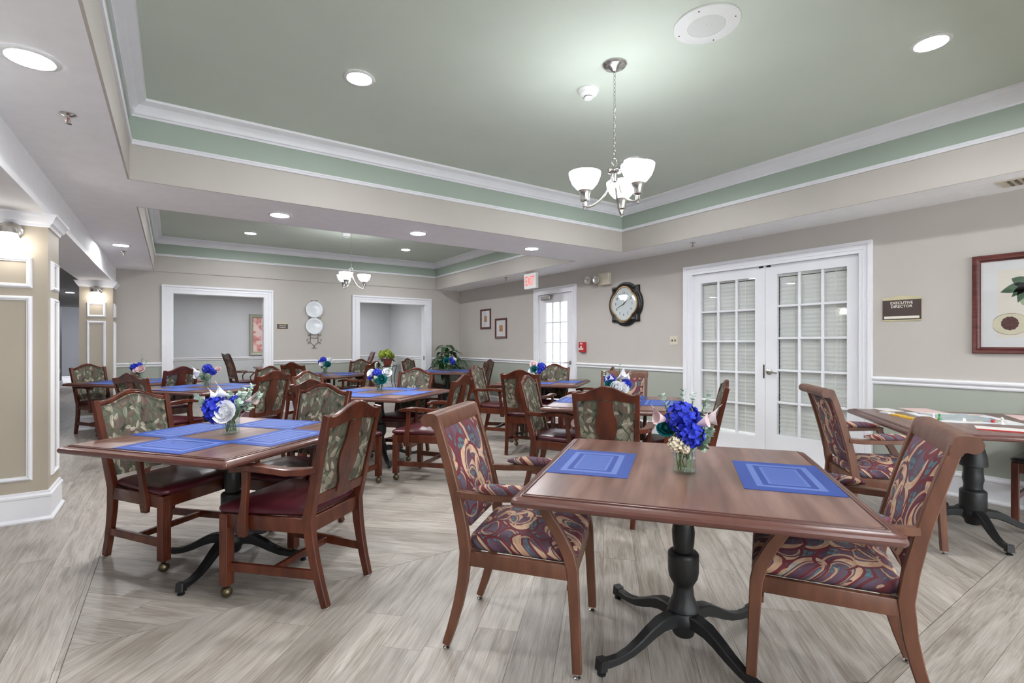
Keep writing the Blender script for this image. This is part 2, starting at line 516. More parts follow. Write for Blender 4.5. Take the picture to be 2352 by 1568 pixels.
def text_mesh(name, txt, size, mat, parent, loc=(0, 0, 0), align='CENTER', ext=0.0006, bold=0.0, xs=1.0):
    cu = bpy.data.curves.new(name, 'FONT')
    cu.body = txt; cu.size = size; cu.align_x = align; cu.align_y = 'CENTER'; cu.extrude = ext; cu.offset = bold
    cu.resolution_u = 3
    tmp = bpy.data.objects.new(name, cu); COL.objects.link(tmp)
    dg = bpy.context.evaluated_depsgraph_get()
    me = bpy.data.meshes.new_from_object(tmp.evaluated_get(dg))
    bpy.data.objects.remove(tmp)
    me.materials.clear(); me.materials.append(mat)
    o = bpy.data.objects.new(name, me); COL.objects.link(o)
    o.parent = parent; o.location = loc; o.scale = (xs, 1, 1)
    return o


XR, YB, ZC = 5.40, 10.05, 2.46        # right wall, back wall, low ceiling
MRIGHT = Matrix(((0, 0, -1), (-1, 0, 0), (0, 1, 0)))   # local (right, up, out) on the right wall
MBACK = Matrix(((1, 0, 0), (0, 0, -1), (0, 1, 0)))


def on_right(o, y, z, x=XR):
    o.matrix_world = Matrix.Translation((x, y, z)) @ MRIGHT.to_4x4(); return o


def on_back(o, x, z, y=YB):
    o.matrix_world = Matrix.Translation((x, y, z)) @ MBACK.to_4x4(); return o


# ------------------------------------------------------------------ floor: chevron bands of planks with borders
def clip(poly, axis, val, keep_less):
    out = []
    for i in range(len(poly)):
        a, b = poly[i], poly[(i + 1) % len(poly)]
        ina = (a[axis] <= val) == keep_less or a[axis] == val
        inb = (b[axis] <= val) == keep_less or b[axis] == val
        if ina: out.append(a)
        if ina != inb:
            t = (val - a[axis]) / (b[axis] - a[axis])
            out.append((a[0] + t * (b[0] - a[0]), a[1] + t * (b[1] - a[1])))
    return out


def band(x0, x1, y0, y1, ang, res, pw=0.184, pl=1.22):
    ca, sa = cos(ang), sin(ang)
    cx, cy = (x0 + x1) / 2, (y0 + y1) / 2
    R = 0.5 * sqrt((x1 - x0) ** 2 + (y1 - y0) ** 2)
    nr, nc = int(R / pw) + 2, int(R / pl) + 2
    for i in range(-nr, nr + 1):
        off = RND.random() * pl
        for j in range(-nc, nc + 1):
            u0 = j * pl + off; v0 = i * pw
            g = 0.0006
            q = [(u0 + g, v0 + g), (u0 + pl - g, v0 + g), (u0 + pl - g, v0 + pw - g), (u0 + g, v0 + pw - g)]
            q = [(cx + u * ca - v * sa, cy + u * sa + v * ca) for u, v in q]
            for ax, val, less in ((0, x0, False), (0, x1, True), (1, y0, False), (1, y1, True)):
                if q: q = clip(q, ax, val, less)
            if len(q) < 3: continue
            A = abs(sum(q[k][0] * q[(k + 1) % len(q)][1] - q[(k + 1) % len(q)][0] * q[k][1] for k in range(len(q)))) / 2
            if A < 0.002: continue
            c = (sum(p[0] for p in q) / len(q), sum(p[1] for p in q) / len(q))
            res.append((q, c, ang, A))


planks = []
G = 0.0015
band(-0.36 + G, XR, 0.79 + G, 2.73 - G, radians(45), planks)
band(-0.36 + G, XR, 2.73 + G, YB + 0.07, radians(-45), planks)
band(-1.14, -0.36 - G, -3.0, YB + 0.07, radians(90), planks)
band(-0.36 + G, XR, -3.0, 0.79 - G, radians(0), planks)
band(-4.0, -1.14, -3.0, 21.5, radians(90), planks)
band(-1.14, -0.75, YB + 0.07, 21.5, radians(90), planks)
band(-0.75, 5.0, YB + 0.07, 13.4, radians(90), planks)
fl = MB().box(-4.0, XR, -3.0, 21.5, -0.08, -0.004).build('floor', M['underlay'], smooth=0, kind='structure')


def vis_size(c, A):
    z = c[0] * sin(YAW) + c[1] * cos(YAW)
    x = c[0] * cos(YAW) - c[1] * sin(YAW)
    if z < 0.7 or abs(x / z) > 1.25: return 0.0
    if c[0] < -1.1 and c[1] < 9: return 0.0
    return A / z ** 3


def plank_geo(mb, q, c, ang):
    ca, sa = cos(-ang), sin(-ang)
    l = [((x - c[0]) * ca - (y - c[1]) * sa, (x - c[0]) * sa + (y - c[1]) * ca) for x, y in q]
    n = len(l)
    vs = [(x, y, 0.0) for x, y in l] + [(x * 1.0, y * 1.0, -0.0035) for x, y in l]
    mb.add(vs, [tuple(range(n))] + [(j, n + j, n + (j + 1) % n, (j + 1) % n) for j in range(n)])


planks.sort(key=lambda p: -vis_size(p[1], p[3]))
for q, c, ang, A in planks[:290]:
    mb = MB(); plank_geo(mb, q, c, ang)
    o = mb.build('plank', M['plank'], fl, smooth=0)
    o.location = (c[0], c[1], 0); o.rotation_euler = (0, 0, ang)
groups = {}
for q, c, ang, A in planks[290:]:
    groups.setdefault(round(ang, 3), []).append((q, c))
for ang, lst in groups.items():
    mb = MB()
    for q, c in lst: plank_geo(mb, q, (0, 0), ang)
    o = mb.build('distant_planks', M['plank'], fl, smooth=0, kind='stuff')
    o.rotation_euler = (0, 0, ang)

# ------------------------------------------------------------------ ceilings and trays
BT = (-0.26, 4.82, -0.10, 4.53)     # big tray x0 x1 y0 y1
ST = (-0.25, 4.80, 5.42, 10.03)     # small tray
ZT = 3.03
mb = MB()


def slab(x0, x1, y0, y1, z=ZC, t=0.1):
    mb.box(x0, x1, y0, y1, z, z + t)


TB = 0.012
slab(-0.745, BT[0] - TB, -3.0, YB + 0.15); slab(BT[1] + TB, XR + 0.1, -3.0, YB + 0.15)
slab(BT[0] - TB, BT[1] + TB, -3.0, BT[2] - TB); slab(BT[0] - TB, BT[1] + TB, BT[3] + TB, ST[2] - TB); slab(BT[0] - TB, BT[1] + TB, ST[3] + TB, YB + 0.15)
slab(BT[0] - TB, ST[0] - TB, ST[2] - TB, ST[3] + TB); slab(ST[1] + TB, BT[1] + TB, ST[2] - TB, ST[3] + TB)
ceil = mb.build('ceiling', M['ceiling'], smooth=0, kind='structure')
for T in (BT, ST):
    x0, x1, y0, y1 = T
    t = TB
    for z0, z1, m, nm in ((ZC, 2.72, 'beige', 'tray_soffit_band'), (2.72, ZT + 0.02, 'green_band', 'tray_upper_band')):
        mb = MB()
        for a in ((x0 - t, x0, y0 - t, y1 + t), (x1, x1 + t, y0 - t, y1 + t), (x0, x1, y0 - t, y0), (x0, x1, y1, y1 + t)):
            mb.box(*a, z0, z1)
        mb.build(nm, M[m], ceil, smooth=0)
    MB().box(x0 - t, x1 + t, y0 - t, y1 + t, ZT, ZT + 0.06).build('tray_panel', M['green'], ceil, smooth=0)
    for prof, zz, nm in (([(0, 0), (0.014, 0), (0.018, 0.008), (0.012, 0.016), (0.02, 0.022), (0.016, 0.034), (0, 0.036)], 2.716, 'tray_rail'),
                         ([(0, 0), (0.014, 0), (0.016, 0.014), (0.026, 0.02), (0.03, 0.045), (0.055, 0.078), (0.09, 0.092), (0.098, 0.096), (0.104, 0.112), (0, 0.112)], 2.918, 'tray_crown')):
        for a, b, o in (((x0, y0), (x1, y0), (0, 1)), ((x1, y0), (x1, y1), (-1, 0)), ((x1, y1), (x0, y1), (0, -1)), ((x0, y1), (x0, y0), (1, 0))):
            MB().extrude_profile(prof, (*a, zz), (*b, zz), (*o, 0), m0=1.0, m1=-1.0).build(nm, M['trim'], ceil, smooth=30)
# left beam on the columns and the hall ceiling
MB().box(-1.135, -0.745, -3.0, YB, 2.2, ZC + 0.1).build('trim_beam', M['ceiling'], smooth=0, kind='structure')
MB().box(-4.0, -1.135, -3.0, 21.6, ZC, ZC + 0.1).box(-1.135, -0.75, YB, 21.6, ZC, ZC + 0.1).build('ceiling_hall', M['ceiling'], smooth=0, kind='structure')
MB().box(-2.65, -0.9, 17.4, 17.7, 2.25, ZC).build('trim_hall_beam', M['ceiling'], smooth=0, kind='structure')
MB().box(-0.75, 5.1, YB + 0.14, 13.5, ZC, ZC + 0.1).build('ceiling_private_dining', M['ceiling'], smooth=0, kind='structure')

# ------------------------------------------------------------------ walls
FD = (1.94, 4.00)        # french door casing along y
ED = (6.055, 7.18)       # exterior door casing along y
CW, HD = 0.105, 2.235    # casing width, casing top
FDi = (FD[0] + CW - .01, FD[1] - CW + .01); EDi = (ED[0] + CW - .01, ED[1] - CW + .01); HI = HD - CW + .01
mb = MB()
for y0, y1, z0 in ((-3.0, FDi[0], 0), (FDi[0], FDi[1], HI), (FDi[1], EDi[0], 0), (EDi[0], EDi[1], HI), (EDi[1], YB + .15, 0)):
    mb.box(XR, XR + 0.14, y0, y1, z0, ZC)
mb.build('wall_right', M['wall'], smooth=0, kind='structure')
O1 = (-0.147, 1.523); O2 = (2.975, 4.695)
O1i = (O1[0] + .125, O1[1] - .125); O2i = (O2[0] + .125, O2[1] - .125)
mb = MB()
for x0, x1, z0 in ((-1.135, O1i[0], 0), (O1i[0], O1i[1], HI), (O1i[1], O2i[0], 0), (O2i[0], O2i[1], HI), (O2i[1], XR, 0)):
    mb.box(x0, x1, YB, YB + 0.15, z0, ZC)
mb.build('wall_back', M['wall'], smooth=0, kind='structure')
mb = MB().box(-4.0, XR + .14, -3.15, -3.0, 0, .55).box(-4.0, XR + .14, -3.15, -3.0, 2.25, ZC)
WX = [(-.45, .75), (.95, 2.15), (2.35, 3.55), (3.75, 4.95)]
for a, b in zip([-4.0] + [q[1] for q in WX], [q[0] for q in WX] + [XR + .14]):
    mb.box(a, b, -3.15, -3.0, .55, 2.25)
mb.build('wall_front', M['wall'], smooth=0, kind='structure')
for i, (a, b) in enumerate(WX):  # invented windows behind the camera, added to let in fill daylight
    wn = MB()
    for q in ((a, a + .05, .55, 2.25), (b - .05, b, .55, 2.25), (a + .05, b - .05, .55, .6), (a + .05, b - .05, 2.2, 2.25), (a + .05, b - .05, 1.38, 1.42)):
        wn.box(q[0], q[1], -3.12, -3.04, q[2], q[3])
    wn = wn.build('window_%d' % (i + 1), M['trim'], smooth=0, kind='structure')
    for z0, z1 in ((.6, 1.38), (1.42, 2.2)):
        MB().box(a + .05, b - .05, -3.083, -3.077, z0, z1).build('pane', M['pane'], wn, smooth=0)
MB().box(-2.8, -2.65, -3.0, 19.2, 0, ZC).build('wall_left', M['hall_wall'], smooth=0, kind='structure')
MB().box(-4.1, -0.6, 21.5, 21.65, 0, ZC).box(-4.15, -4.0, 19.0, 21.6, 0, ZC).box(-0.75, -0.6, 13.5, 21.5, 0, ZC).build('wall_hall_end', M['hall_wall'], smooth=0, kind='structure')
MB().box(-0.75, 5.1, 13.4, 13.5, 0, ZC).box(5.0, 5.1, YB + .15, 13.4, 0, ZC).box(-0.85, -0.75, YB + .15, 13.4, 0, ZC).build('wall_private_dining', M['grey_wall'], smooth=0, kind='structure')
# added porch-like shell outside the exit door, blocks sky to dim the glass
MB().box(XR + .14, 8.2, 5.0, 10.5, 2.6, 2.7).box(8.2, 8.3, 5.0, 10.5, -.1, 2.7).box(XR + .14, 8.3, 5.0, 10.5, -.2, -.1).build('wall_sky_blocker', M['trim'], smooth=0, kind='structure')
# the closed office behind the french doors
MB().box(XR + .14, 8.0, 1.0, 1.1, 0, ZC).box(XR + .14, 8.0, 4.9, 5.0, 0, ZC).box(8.0, 8.1, 1.0, 5.0, 0, ZC).box(XR + .14, 8.1, 1.0, 5.0, ZC, ZC + .1).box(XR + .14, 8.1, 1.0, 5.0, -.1, 0).build('wall_office', M['beige'], smooth=0, kind='structure')

RAIL = [(0, 0), (0.012, 0), (0.016, 0.012), (0.013, 0.024), (0.03, 0.04), (0.033, 0.05), (0.02, 0.056), (0.018, 0.066), (0, 0.068)]
BASE = [(0, 0), (0.032, 0), (0.034, 0.012), (0.024, 0.026), (0.018, 0.03), (0.018, 0.165), (0.024, 0.172), (0.024, 0.185), (0.014, 0.196), (0.012, 0.21), (0, 0.212)]
nt = [0]


def trim(prof, a, b, out, nm=None, m0=0.0, m1=0.0):
    nt[0] += 1
    return MB().extrude_profile(prof, a, b, out, m0=m0, m1=m1).build(nm or 'trim_%d' % nt[0], M['trim'], smooth=30, kind='structure')


for i, (y0, y1) in enumerate(((-3.0, FD[0]), (FD[1], ED[0]), (ED[1], YB))):
    trim(RAIL, (XR, y0, 0.90), (XR, y1, 0.90), (-1, 0, 0))
    trim(BASE, (XR, y0, 0), (XR, y1, 0), (-1, 0, 0), 'baseboard_right')
for x0, x1 in ((-0.745, O1[0]), (O1[1], O2[0]), (O2[1], XR)):
    trim(RAIL, (x0, YB, 0.895), (x1, YB, 0.895), (0, -1, 0))
    trim(BASE, (x0, YB, 0), (x1, YB, 0), (0, -1, 0), 'baseboard_back')
trim(RAIL, (-.75, 13.4, .89), (5.0, 13.4, .89), (0, -1, 0)); trim(BASE, (-.75, 13.4, 0), (5, 13.4, 0), (0, -1, 0), 'baseboard_private_dining')
trim(RAIL, (5.0, 13.4, .89), (5.0, YB + .15, .89), (-1, 0, 0)); trim(BASE, (5.0, 13.4, 0), (5.0, YB + .15, 0), (-1, 0, 0), 'baseboard_private_dining')
trim(BASE, (-4.0, 21.5, 0), (-.75, 21.5, 0), (0, -1, 0), 'baseboard_hall'); trim(BASE, (-2.65, -3, 0), (-2.65, 19.2, 0), (1, 0, 0), 'baseboard_hall')
trim(BASE, (-2.65, 19.2, 0), (-4.0, 19.2, 0), (0, 1, 0), 'baseboard_hall')


def casing(y0, y1, top, place, nm, wd=CW):
    """flat casing with a raised back band, local (right, up, out)"""
    mb = MB()
    W = y1 - y0
    for a, b, c, d in ((0, wd, 0, top), (W - wd, W, 0, top), (wd, W - wd, top - wd, top)):
        mb.box(a, b, c, d, 0, 0.018)
    mb.box(-0.004, 0.028, 0, top + 0.004, 0, 0.034); mb.box(W - 0.028, W + 0.004, 0, top + 0.004, 0, 0.034); mb.box(0.028, W - 0.028, top - 0.028, top + 0.004, 0, 0.034)
    for k in (0.06,):
        mb.box(k, k + 0.012, 0, top - k - .012, 0, 0.024); mb.box(W - k - 0.012, W - k, 0, top - k - .012, 0, 0.024); mb.box(k, W - k, top - k - 0.012, top - k, 0, 0.024)
    return place(mb.build(nm, M['trim'], smooth=0, kind='structure'))


casing(0, FD[1] - FD[0], HD, lambda o: on_right(o, FD[1], 0), 'trim_french_door')
casing(0, ED[1] - ED[0], HD, lambda o: on_right(o, ED[1], 0), 'trim_exit_door')
for O in (O1, O2):
    casing(0, O[1] - O[0], HD + .01, lambda o: on_back(o, O[0], 0), 'trim_opening', 0.135)
# jamb linings
mb = MB()
for Oi in (O1i, O2i):
    for a, b in ((Oi[0] - .002, Oi[0] + .03), (Oi[1] - .03, Oi[1] + .002)):
        mb.box(a, b, YB - .004, YB + .05, 0, HI - .03); mb.box(a, b, YB + .1, YB + .154, 0, HI - .03)
        mb.box(a - .004 if a == Oi[0] - .002 else b - .012, a + .012 if a == Oi[0] - .002 else b + .004, YB, YB + .15, 0, HI)
    mb.box(Oi[0], Oi[1], YB - .004, YB + .05, HI - .03, HI + .002); mb.box(Oi[0], Oi[1], YB + .1, YB + .154, HI - .03, HI + .002)
    mb.box(Oi[0], Oi[1], YB, YB + .15, HI - .012, HI + .002)
mb.build('trim_pocket_jamb', M['trim'], smooth=0, kind='structure')
for x, lb in ((O1i[0] + .031, 'brass pocket door latch plate on left jamb of the first opening'), (O1i[1] - .031, 'brass pocket door latch plate on right jamb of the first opening'), (O2i[1] - .031, 'brass latch plate on right jamb of the opening before the corner')):
    tag(MB().cbox((0, 0, 0), (0.004, 0.046, 0.09)).cbox((0, -.02, 0), (0.012, 0.012, 0.05)).build('latch_plate', M['brass'], loc=(x, YB + .024, 0.955), smooth=0), lb, 'latch plate', 'pocket door latch plates')

# columns with panel mouldings, crown, base
def frame_mould(mb, u0, u1, v0, v1, P, wd=0.032):
    prof = [(0, 0), (0.004, 0.012), (0.012, 0.02), (0.02, 0.02), (0.026, 0.012), (0.032, 0.01), (0.032, 0)]
    rg = []
    for c in ((u0, v0, 1, 1), (u1, v0, -1, 1), (u1, v1, -1, -1), (u0, v1, 1, -1)):
        rg.append([P(c[0] + c[2] * i, c[1] + c[3] * i, h) for i, h in prof])
    rg.append(rg[0])
    mb.rings(rg, False, False)


def column(nm, x0, x1, y0, y1):
    c = MB().box(x0, x1, y0, y1, 0, 2.2).build(nm, M['tan'], smooth=0, kind='structure')
    for P, a, b in ((lambda u, v, h: (u, y0 - h, v), x0, x1), (lambda u, v, h: (x1 + h, u, v), y0, y1)):
        m = (a + b) / 2
        for v0, v1 in ((1.665, 1.885), (0.295, 1.61)):
            mb = MB(); frame_mould(mb, m - .112, m + .112, v0, v1, P)
            mb.build('panel_moulding', M['trim'], c, smooth=30)
    CR = [(0, 0), (0.01, 0), (0.014, 0.018), (0.03, 0.03), (0.046, 0.07), (0.056, 0.078), (0.058, 0.09), (0, 0.09)]
    for prof, z, n in ((CR, 2.11, 'crown_moulding'), (BASE, 0, 'base_moulding')):
        MB().extrude_profile(prof, (x0, y0, z), (x1, y0, z), (0, -1, 0), m0=-1, m1=1).build(n, M['trim'], c, smooth=30)
        MB().extrude_profile(prof, (x1, y0, z), (x1, y1, z), (1, 0, 0), m0=-1, m1=1).build(n, M['trim'], c, smooth=30)
        MB().extrude_profile(prof, (x0, y1, z), (x0, y0, z), (-1, 0, 0), m0=-1, m1=1).build(n, M['trim'], c, smooth=30)
    return c


column('wall_column_near', -1.135, -0.748, 4.875, 5.28)
column('wall_column_far', -1.135, -0.748, 9.6, 9.99)


def sconce(x, y, label):
    r = empty('wall_sconce', (x, y, 2.06))
    tag(r, label, 'wall lamp', 'column sconces')
    mb = MB().lathe([(0.0, -0.0), (0.062, 0.004), (0.066, 0.012), (0.05, 0.022), (0.02, 0.03), (0.0, 0.031)], 24)
    o = mb.build('back_plate', M['nickel'], r); o.rotation_euler = (pi / 2, 0, 0)
    MB().tube([(0, -.02, 0), (0, -.06, .012), (0, -.09, 0), (0, -.095, -.03)], 0.01, 8).build('arm', M['nickel'], r)
    MB().lathe([(0.012, 0.012), (0.05, 0.006), (0.058, -0.02), (0.06, -0.03), (0, -0.03)], 20, (0, -.095, 0)).build('cap', M['nickel'], r)
    MB().lathe([(0.05, -0.03), (0.062, -0.06), (0.072, -0.1), (0.074, -0.14), (0.066, -0.165), (0.055, -0.16), (0.0, -0.15)], 20, (0, -.095, 0)).build('glass_shade', M['sconce_glass'], r)


sconce(-0.94, 4.873, 'nickel sconce with white glass shade on the near column')
sconce(-0.94, 9.598, 'nickel sconce with white glass shade on the far column')


# ------------------------------------------------------------------ doors
def handle_lever(parent, x, y, flip=1):
    h = MB().lathe([(0.0, 0.0), (0.03, 0.0), (0.032, 0.008), (0.02, 0.014), (0.012, 0.018), (0.011, 0.045), (0.0, 0.046)], 20)
    h.tube([(0, 0, .04), (flip * .02, .002, .048), (flip * .06, .0, .05), (flip * .105, -.006, .046)], 0.009, 8)
    return h.build('handle', M['nickel'], parent, loc=(x, y, 0.022))


def leaf(nm, W, H, bars, cols, rows, st, top, bot, y_left, z0, xpos, hinge_gap=0.0):
    """door leaf in local (right, up, out) with a grid of glass panes"""
    mb = MB()
    t = 0.022
    mb.box(0, st, 0, H, -t, t).box(W - st, W, 0, H, -t, t).box(st, W - st, H - top, H, -t, t).box(st, W - st, 0, bot, -t, t)
    o = mb.build(nm, M['door'], smooth=0, kind='structure')
    on_right(o, y_left, z0, xpos)
    gw, gh = W - 2 * st, H - top - bot
    pw, ph = gw / cols, gh / rows
    for c in range(1, cols):
        MB().box(st + c * pw - bars / 2, st + c * pw + bars / 2, bot, H - top, -.016, .016).build('muntin', M['door'], o, smooth=0, bevel=0.004)
    for r in range(1, rows):
        MB().box(st, W - st, bot + r * ph - bars / 2, bot + r * ph + bars / 2, -.0155, .0155).build('muntin', M['door'], o, smooth=0, bevel=0.004)
    pm = None
    for c in range(cols):
        for r in range(rows):
            if pm is None:
                pm = MB().box(-pw / 2, pw / 2, -ph / 2, ph / 2, -.002, .002).build('pane', M['pane'], o, smooth=0); p = pm
            else:
                p = pm.copy(); COL.objects.link(p); p.parent = o
            p.location = (st + (c + .5) * pw, bot + (r + .5) * ph, 0)
    return o


zt = 2.122
# french doors, left leaf is the far one
Wl = (FDi[1] - FDi[0]) / 2 - 0.004
dl = leaf('door_1', Wl, zt, .024, 3, 5, .115, .115, .215, FDi[1] - .002, .008, XR + .045)
dr = leaf('door_2', Wl, zt, .024, 3, 5, .125, .105, .275, FDi[0] + Wl + .002, .008, XR + .045)
handle_lever(dr, .045, .95, 1)
MB().box(-.006, .006, .88, 1.03, .018, .03).build('strike_plate', M['brass'], dl, smooth=0, loc=(Wl - .012, 0, 0))
for dd, x in ((dl, Wl - .05), (dr, .03)):
    MB().box(-.014, .03, -.012, .012, -.02, .03).build('top_bolt', M['iron'], dd, smooth=0, loc=(x, zt - .006, 0))
de = leaf('door_3', EDi[1] - EDi[0] - .012, zt, .02, 3, 5, .16, .15, .25, EDi[1] - .006, .008, XR + .04)
handle_lever(de, EDi[1] - EDi[0] - .09, .95, -1)
cl = MB().box(.10, .36, 2.03, 2.085, .022, .075).box(.30, .42, 2.085, 2.1, .03, .06)
cl.build('door_closer', M['nickel'], de, smooth=0, bevel=.006)
# stops/jambs
mb = MB()
for yi0, yi1 in (FDi, EDi):
    mb.box(XR - .001, XR + .14, yi0 - .02, yi0 + .002, 0, HI).box(XR - .001, XR + .14, yi1 - .002, yi1 + .02, 0, HI).box(XR - .001, XR + .14, yi0, yi1, HI - .008, HI + .012)
mb.box(XR + .064, XR + .09, EDi[0] - .01, EDi[0] + .022, 0, HI).box(XR + .064, XR + .09, EDi[1] - .022, EDi[1] + .01, 0, HI).box(XR + .064, XR + .09, EDi[0], EDi[1], HI - .03, HI).box(XR, XR + .14, EDi[0], EDi[1], -.01, .012)
mb.build('trim_door_jamb', M['trim'], smooth=0, kind='structure')
# venetian blinds behind the french doors
for nm, y0, y1, lb in (('far', FDi[1] - .108, FDi[1] - Wl + .085, 'closed white venetian blind behind the far french door'), ('near', FDi[0] + Wl - .125, FDi[0] + .085, 'closed white venetian blind behind the near french door')):
    b = empty('venetian_blind', (XR + .083, (y0 + y1) / 2, 0)); tag(b, lb, 'window blind', 'french door blinds')
    L = y0 - y1
    MB().box(-.02, .02, -L / 2, L / 2, 2.0, 2.04).build('head_rail', M['blind'], b, smooth=0)
    sl = MB().add([(-.008, -L / 2, .0), (-.008, L / 2, .0), (.003, -L / 2, -.024), (.003, L / 2, -.024), (.008, -L / 2, -.05), (.008, L / 2, -.05),
                   (-.006, -L / 2, .001), (-.006, L / 2, .001), (.005, -L / 2, -.023), (.005, L / 2, -.023), (.010, -L / 2, -.049), (.010, L / 2, -.049)],
                  [(0, 1, 3, 2), (2, 3, 5, 4), (6, 8, 9, 7), (8, 10, 11, 9), (0, 6, 7, 1), (4, 5, 11, 10)]).build('slat', M['blind'], b, smooth=0, loc=(0, 0, 1.99))
    for k in range(1, 40):
        c = sl.copy(); COL.objects.link(c); c.parent = b; c.location = (0, RND.uniform(-.0005, .0005), 1.99 - k * .0445)
    for yy in (-.2, .2):
        MB().box(-.012, -.010, yy - .002, yy + .002, .22, 2.0).build('ladder_cord', M['blind'], b, smooth=0)


# ------------------------------------------------------------------ chairs
def curve_y(z):
    return -.222 - (.24 * (z - .42) if z > .42 else .085 * ((.42 - z) / .42) ** 1.5)


def camel(x, w=.21):
    t = min(1.0, abs(x) / (w * .93))
    return .925 + .057 * (0.5 + 0.5 * cos(pi * t)) ** 1.1


def seat_cushion(mb, yb_, yf, wb, wf, z0, h, over, dome):
    def outline(s, n=8):
        pts = []
        for cx, cy, a0 in ((wf, yf, 0), (-wf, yf, 90), (-wb, yb_, 180), (wb, yb_, 270)):
            r = .045
            for k in range(n):
                a = radians(a0 + 90 * k / (n - 1))
                px = cx - math.copysign(r, cx) + r * cos(a); py = cy - math.copysign(r, cy - (yb_ + yf) / 2) + r * sin(a)
                pts.append((px, py))
        m = (yb_ + yf) / 2
        return [(x * s[0] , m + (y - m) * s[0]) for x, y in pts]
    rg = []
    for s, z in ((.97, 0), (1.0 + over * .6, h * .18), (1.0 + over, h * .42), (1.0 + over * .4, h * .68), (.94, h * .86), (.8, h * .96), (.55, h + dome * .7), (.25, h + dome), (.02, h + dome * 1.05)):
        rg.append([(x, y, z0 + z) for x, y in outline((s,))])
    mb.rings(rg)
    return mb


def armchair():
    """mahogany armchair with a camel back, vase splat and casters under the front legs; faces +Y"""
    r = empty('armchair')
    mh = M['mahogany']
    for s in (-1, 1):
        zs = [0.004, .1, .2, .3, .42, .52, .64, .78, .90, .93]
        pts = [(s * (.178 + .02 * min(1, z / .42) + (.018 * (z - .42) / .5 if z > .42 else 0)), curve_y(z), z) for z in zs]
        b = MB().sweep(pts, [(.0165, .019), (.0165, .021), (.017, .023), (.0175, .026), (.018, .028), (.0175, .025), (.017, .022), (.0165, .02), (.016, .018), (.0155, .017)])
        bl = b.build('back_leg', mh, r)
        MB().lathe([(0, 0), (.012, 0), (.013, .004), (0, .005)], 10, (s * .178, curve_y(0), 0)).build('glide', M['white'], bl)
        f = MB()
        x = s * .236
        f.box(x - .024, x + .024, .212, .26, .065, .425)
        for k in (-.012, 0, .012):
            f.box(x + k - .003, x + k + .003, .259, .2625, .09, .40)
            f.box(x + s * .0235 - .0015, x + s * .0235 + .002, .236 + k - .003, .236 + k + .003, .09, .40)
        fl_ = f.build('front_leg', mh, r, bevel=.002)
        c = MB().lathe([(0, .058), (.016, .058), (.017, .064), (0, .068)], 10, (x, .236, 0))
        c.lathe([(.001, 0), (.014, .004), (.024, .014), (.028, .028), (.024, .042), (.014, .052), (.001, .056)], 14, (x, .236, 0))
        c.build('caster', M['brass'], fl_)
        # arm
        a = MB().sweep([(s * .208, -.272, .668), (s * .238, -.23, .664), (s * .264, -.15, .663), (s * .276, -.04, .672), (s * .277, .05, .674), (s * .274, .12, .664), (s * .272, .165, .655)],
                       [(.022, .014), (.025, .016), (.026, .017), (.026, .017), (.028, .016), (.03, .015), (.024, .012)], side=(1, -.35 * s, 0))
        a.build('armrest', mh, r)
        p = MB().sweep([(s * .268, .085, .66), (s * .262, .09, .58), (s * .259, .10, .5), (s * .257, .112, .43), (s * .2555, .118, .36), (s * .2545, .118, .325)],
                       [(.012, .02), (.012, .017), (.0115, .017), (.0115, .023), (.0115, .03), (.0115, .022)])
        pp = p.build('arm_support', mh, r)
        sc = MB()
        for zz in (.345, .375):
            q = [(s * .2675, .118 + .005 * cos(k * pi / 4), zz + .005 * sin(k * pi / 4)) for k in range(8)]
            sc.rings([q, [(s * .269, y, z) for _, y, z in q]])
        sc.build('bolt', M['brass'], pp)
        # side stretcher
        MB().sweep([(s * .187, -.26, .155), (s * .232, .226, .155)], [(.011, .022)] * 2).build('stretcher', mh, r)
    MB().box(-.205, .205, -.031, -.009, .138, .172).build('stretcher', mh, r, bevel=.002)
    ap = MB()
    ap.box(-.215, .215, .222, .246, .355, .428).box(-.185, .185, -.235, -.212, .355, .428)
    for s in (-1, 1):
        ap.sweep([(s * .2, -.215, .3915), (s * .242, .23, .3915)], [(.012, .0365)] * 2)
    ap.build('seat_frame', mh, r, bevel=.002)
    mb = MB(); seat_cushion(mb, -.212, .272, .192, .258, .428, .05, .035, .014)
    mb.build('seat', M['vinyl'], r, smooth=60)
    # back panel
    N = 14
    mb = MB()
    zs = [.49 + k * .05 for k in range(9)]
    gr = []
    for sd in (0, 1):
        rows = []
        for k in range(10):
            row = []
            for i in range(N + 1):
                u = -1 + 2 * i / N
                ztop = camel(u * .19) - .022
                z = .485 + (ztop - .485) * k / 9
                x = u * (.181 + .014 * (z - .42) / .5)
                e = (1 - abs(u) ** 6) * (1 - abs(2 * k / 9 - 1) ** 8)
                y = curve_y(z) + (.006 + .016 * e if sd == 0 else -.006 - .002 * e)
                row.append((x, y, z))
            rows.append(row)
        gr.append(rows)
    vs = [p for rows in gr for row in rows for p in row]
    n1 = N + 1
    fs = []
    for sd in (0, 1):
        b = sd * 10 * n1
        for k in range(9):
            for i in range(N):
                fs.append((b + k * n1 + i, b + k * n1 + i + 1, b + (k + 1) * n1 + i + 1, b + (k + 1) * n1 + i))
    B = 10 * n1
    for i in range(N):
        fs.append((i, i + 1, B + i + 1, B + i)); fs.append((9 * n1 + i, 9 * n1 + i + 1, B + 9 * n1 + i + 1, B + 9 * n1 + i))
    for k in range(9):
        fs.append((k * n1, (k + 1) * n1, B + (k + 1) * n1, B + k * n1)); fs.append((k * n1 + N, (k + 1) * n1 + N, B + (k + 1) * n1 + N, B + k * n1 + N))
    bp = mb.add(vs, fs).build('backrest', M['tapestry'], r, smooth=50)
    pip = MB().tube([(u * .192, curve_y(camel(u * .19) - .03) + .020, camel(u * .19) - .030) for u in [-1 + i / 8 for i in range(17)]], .0035, 5)
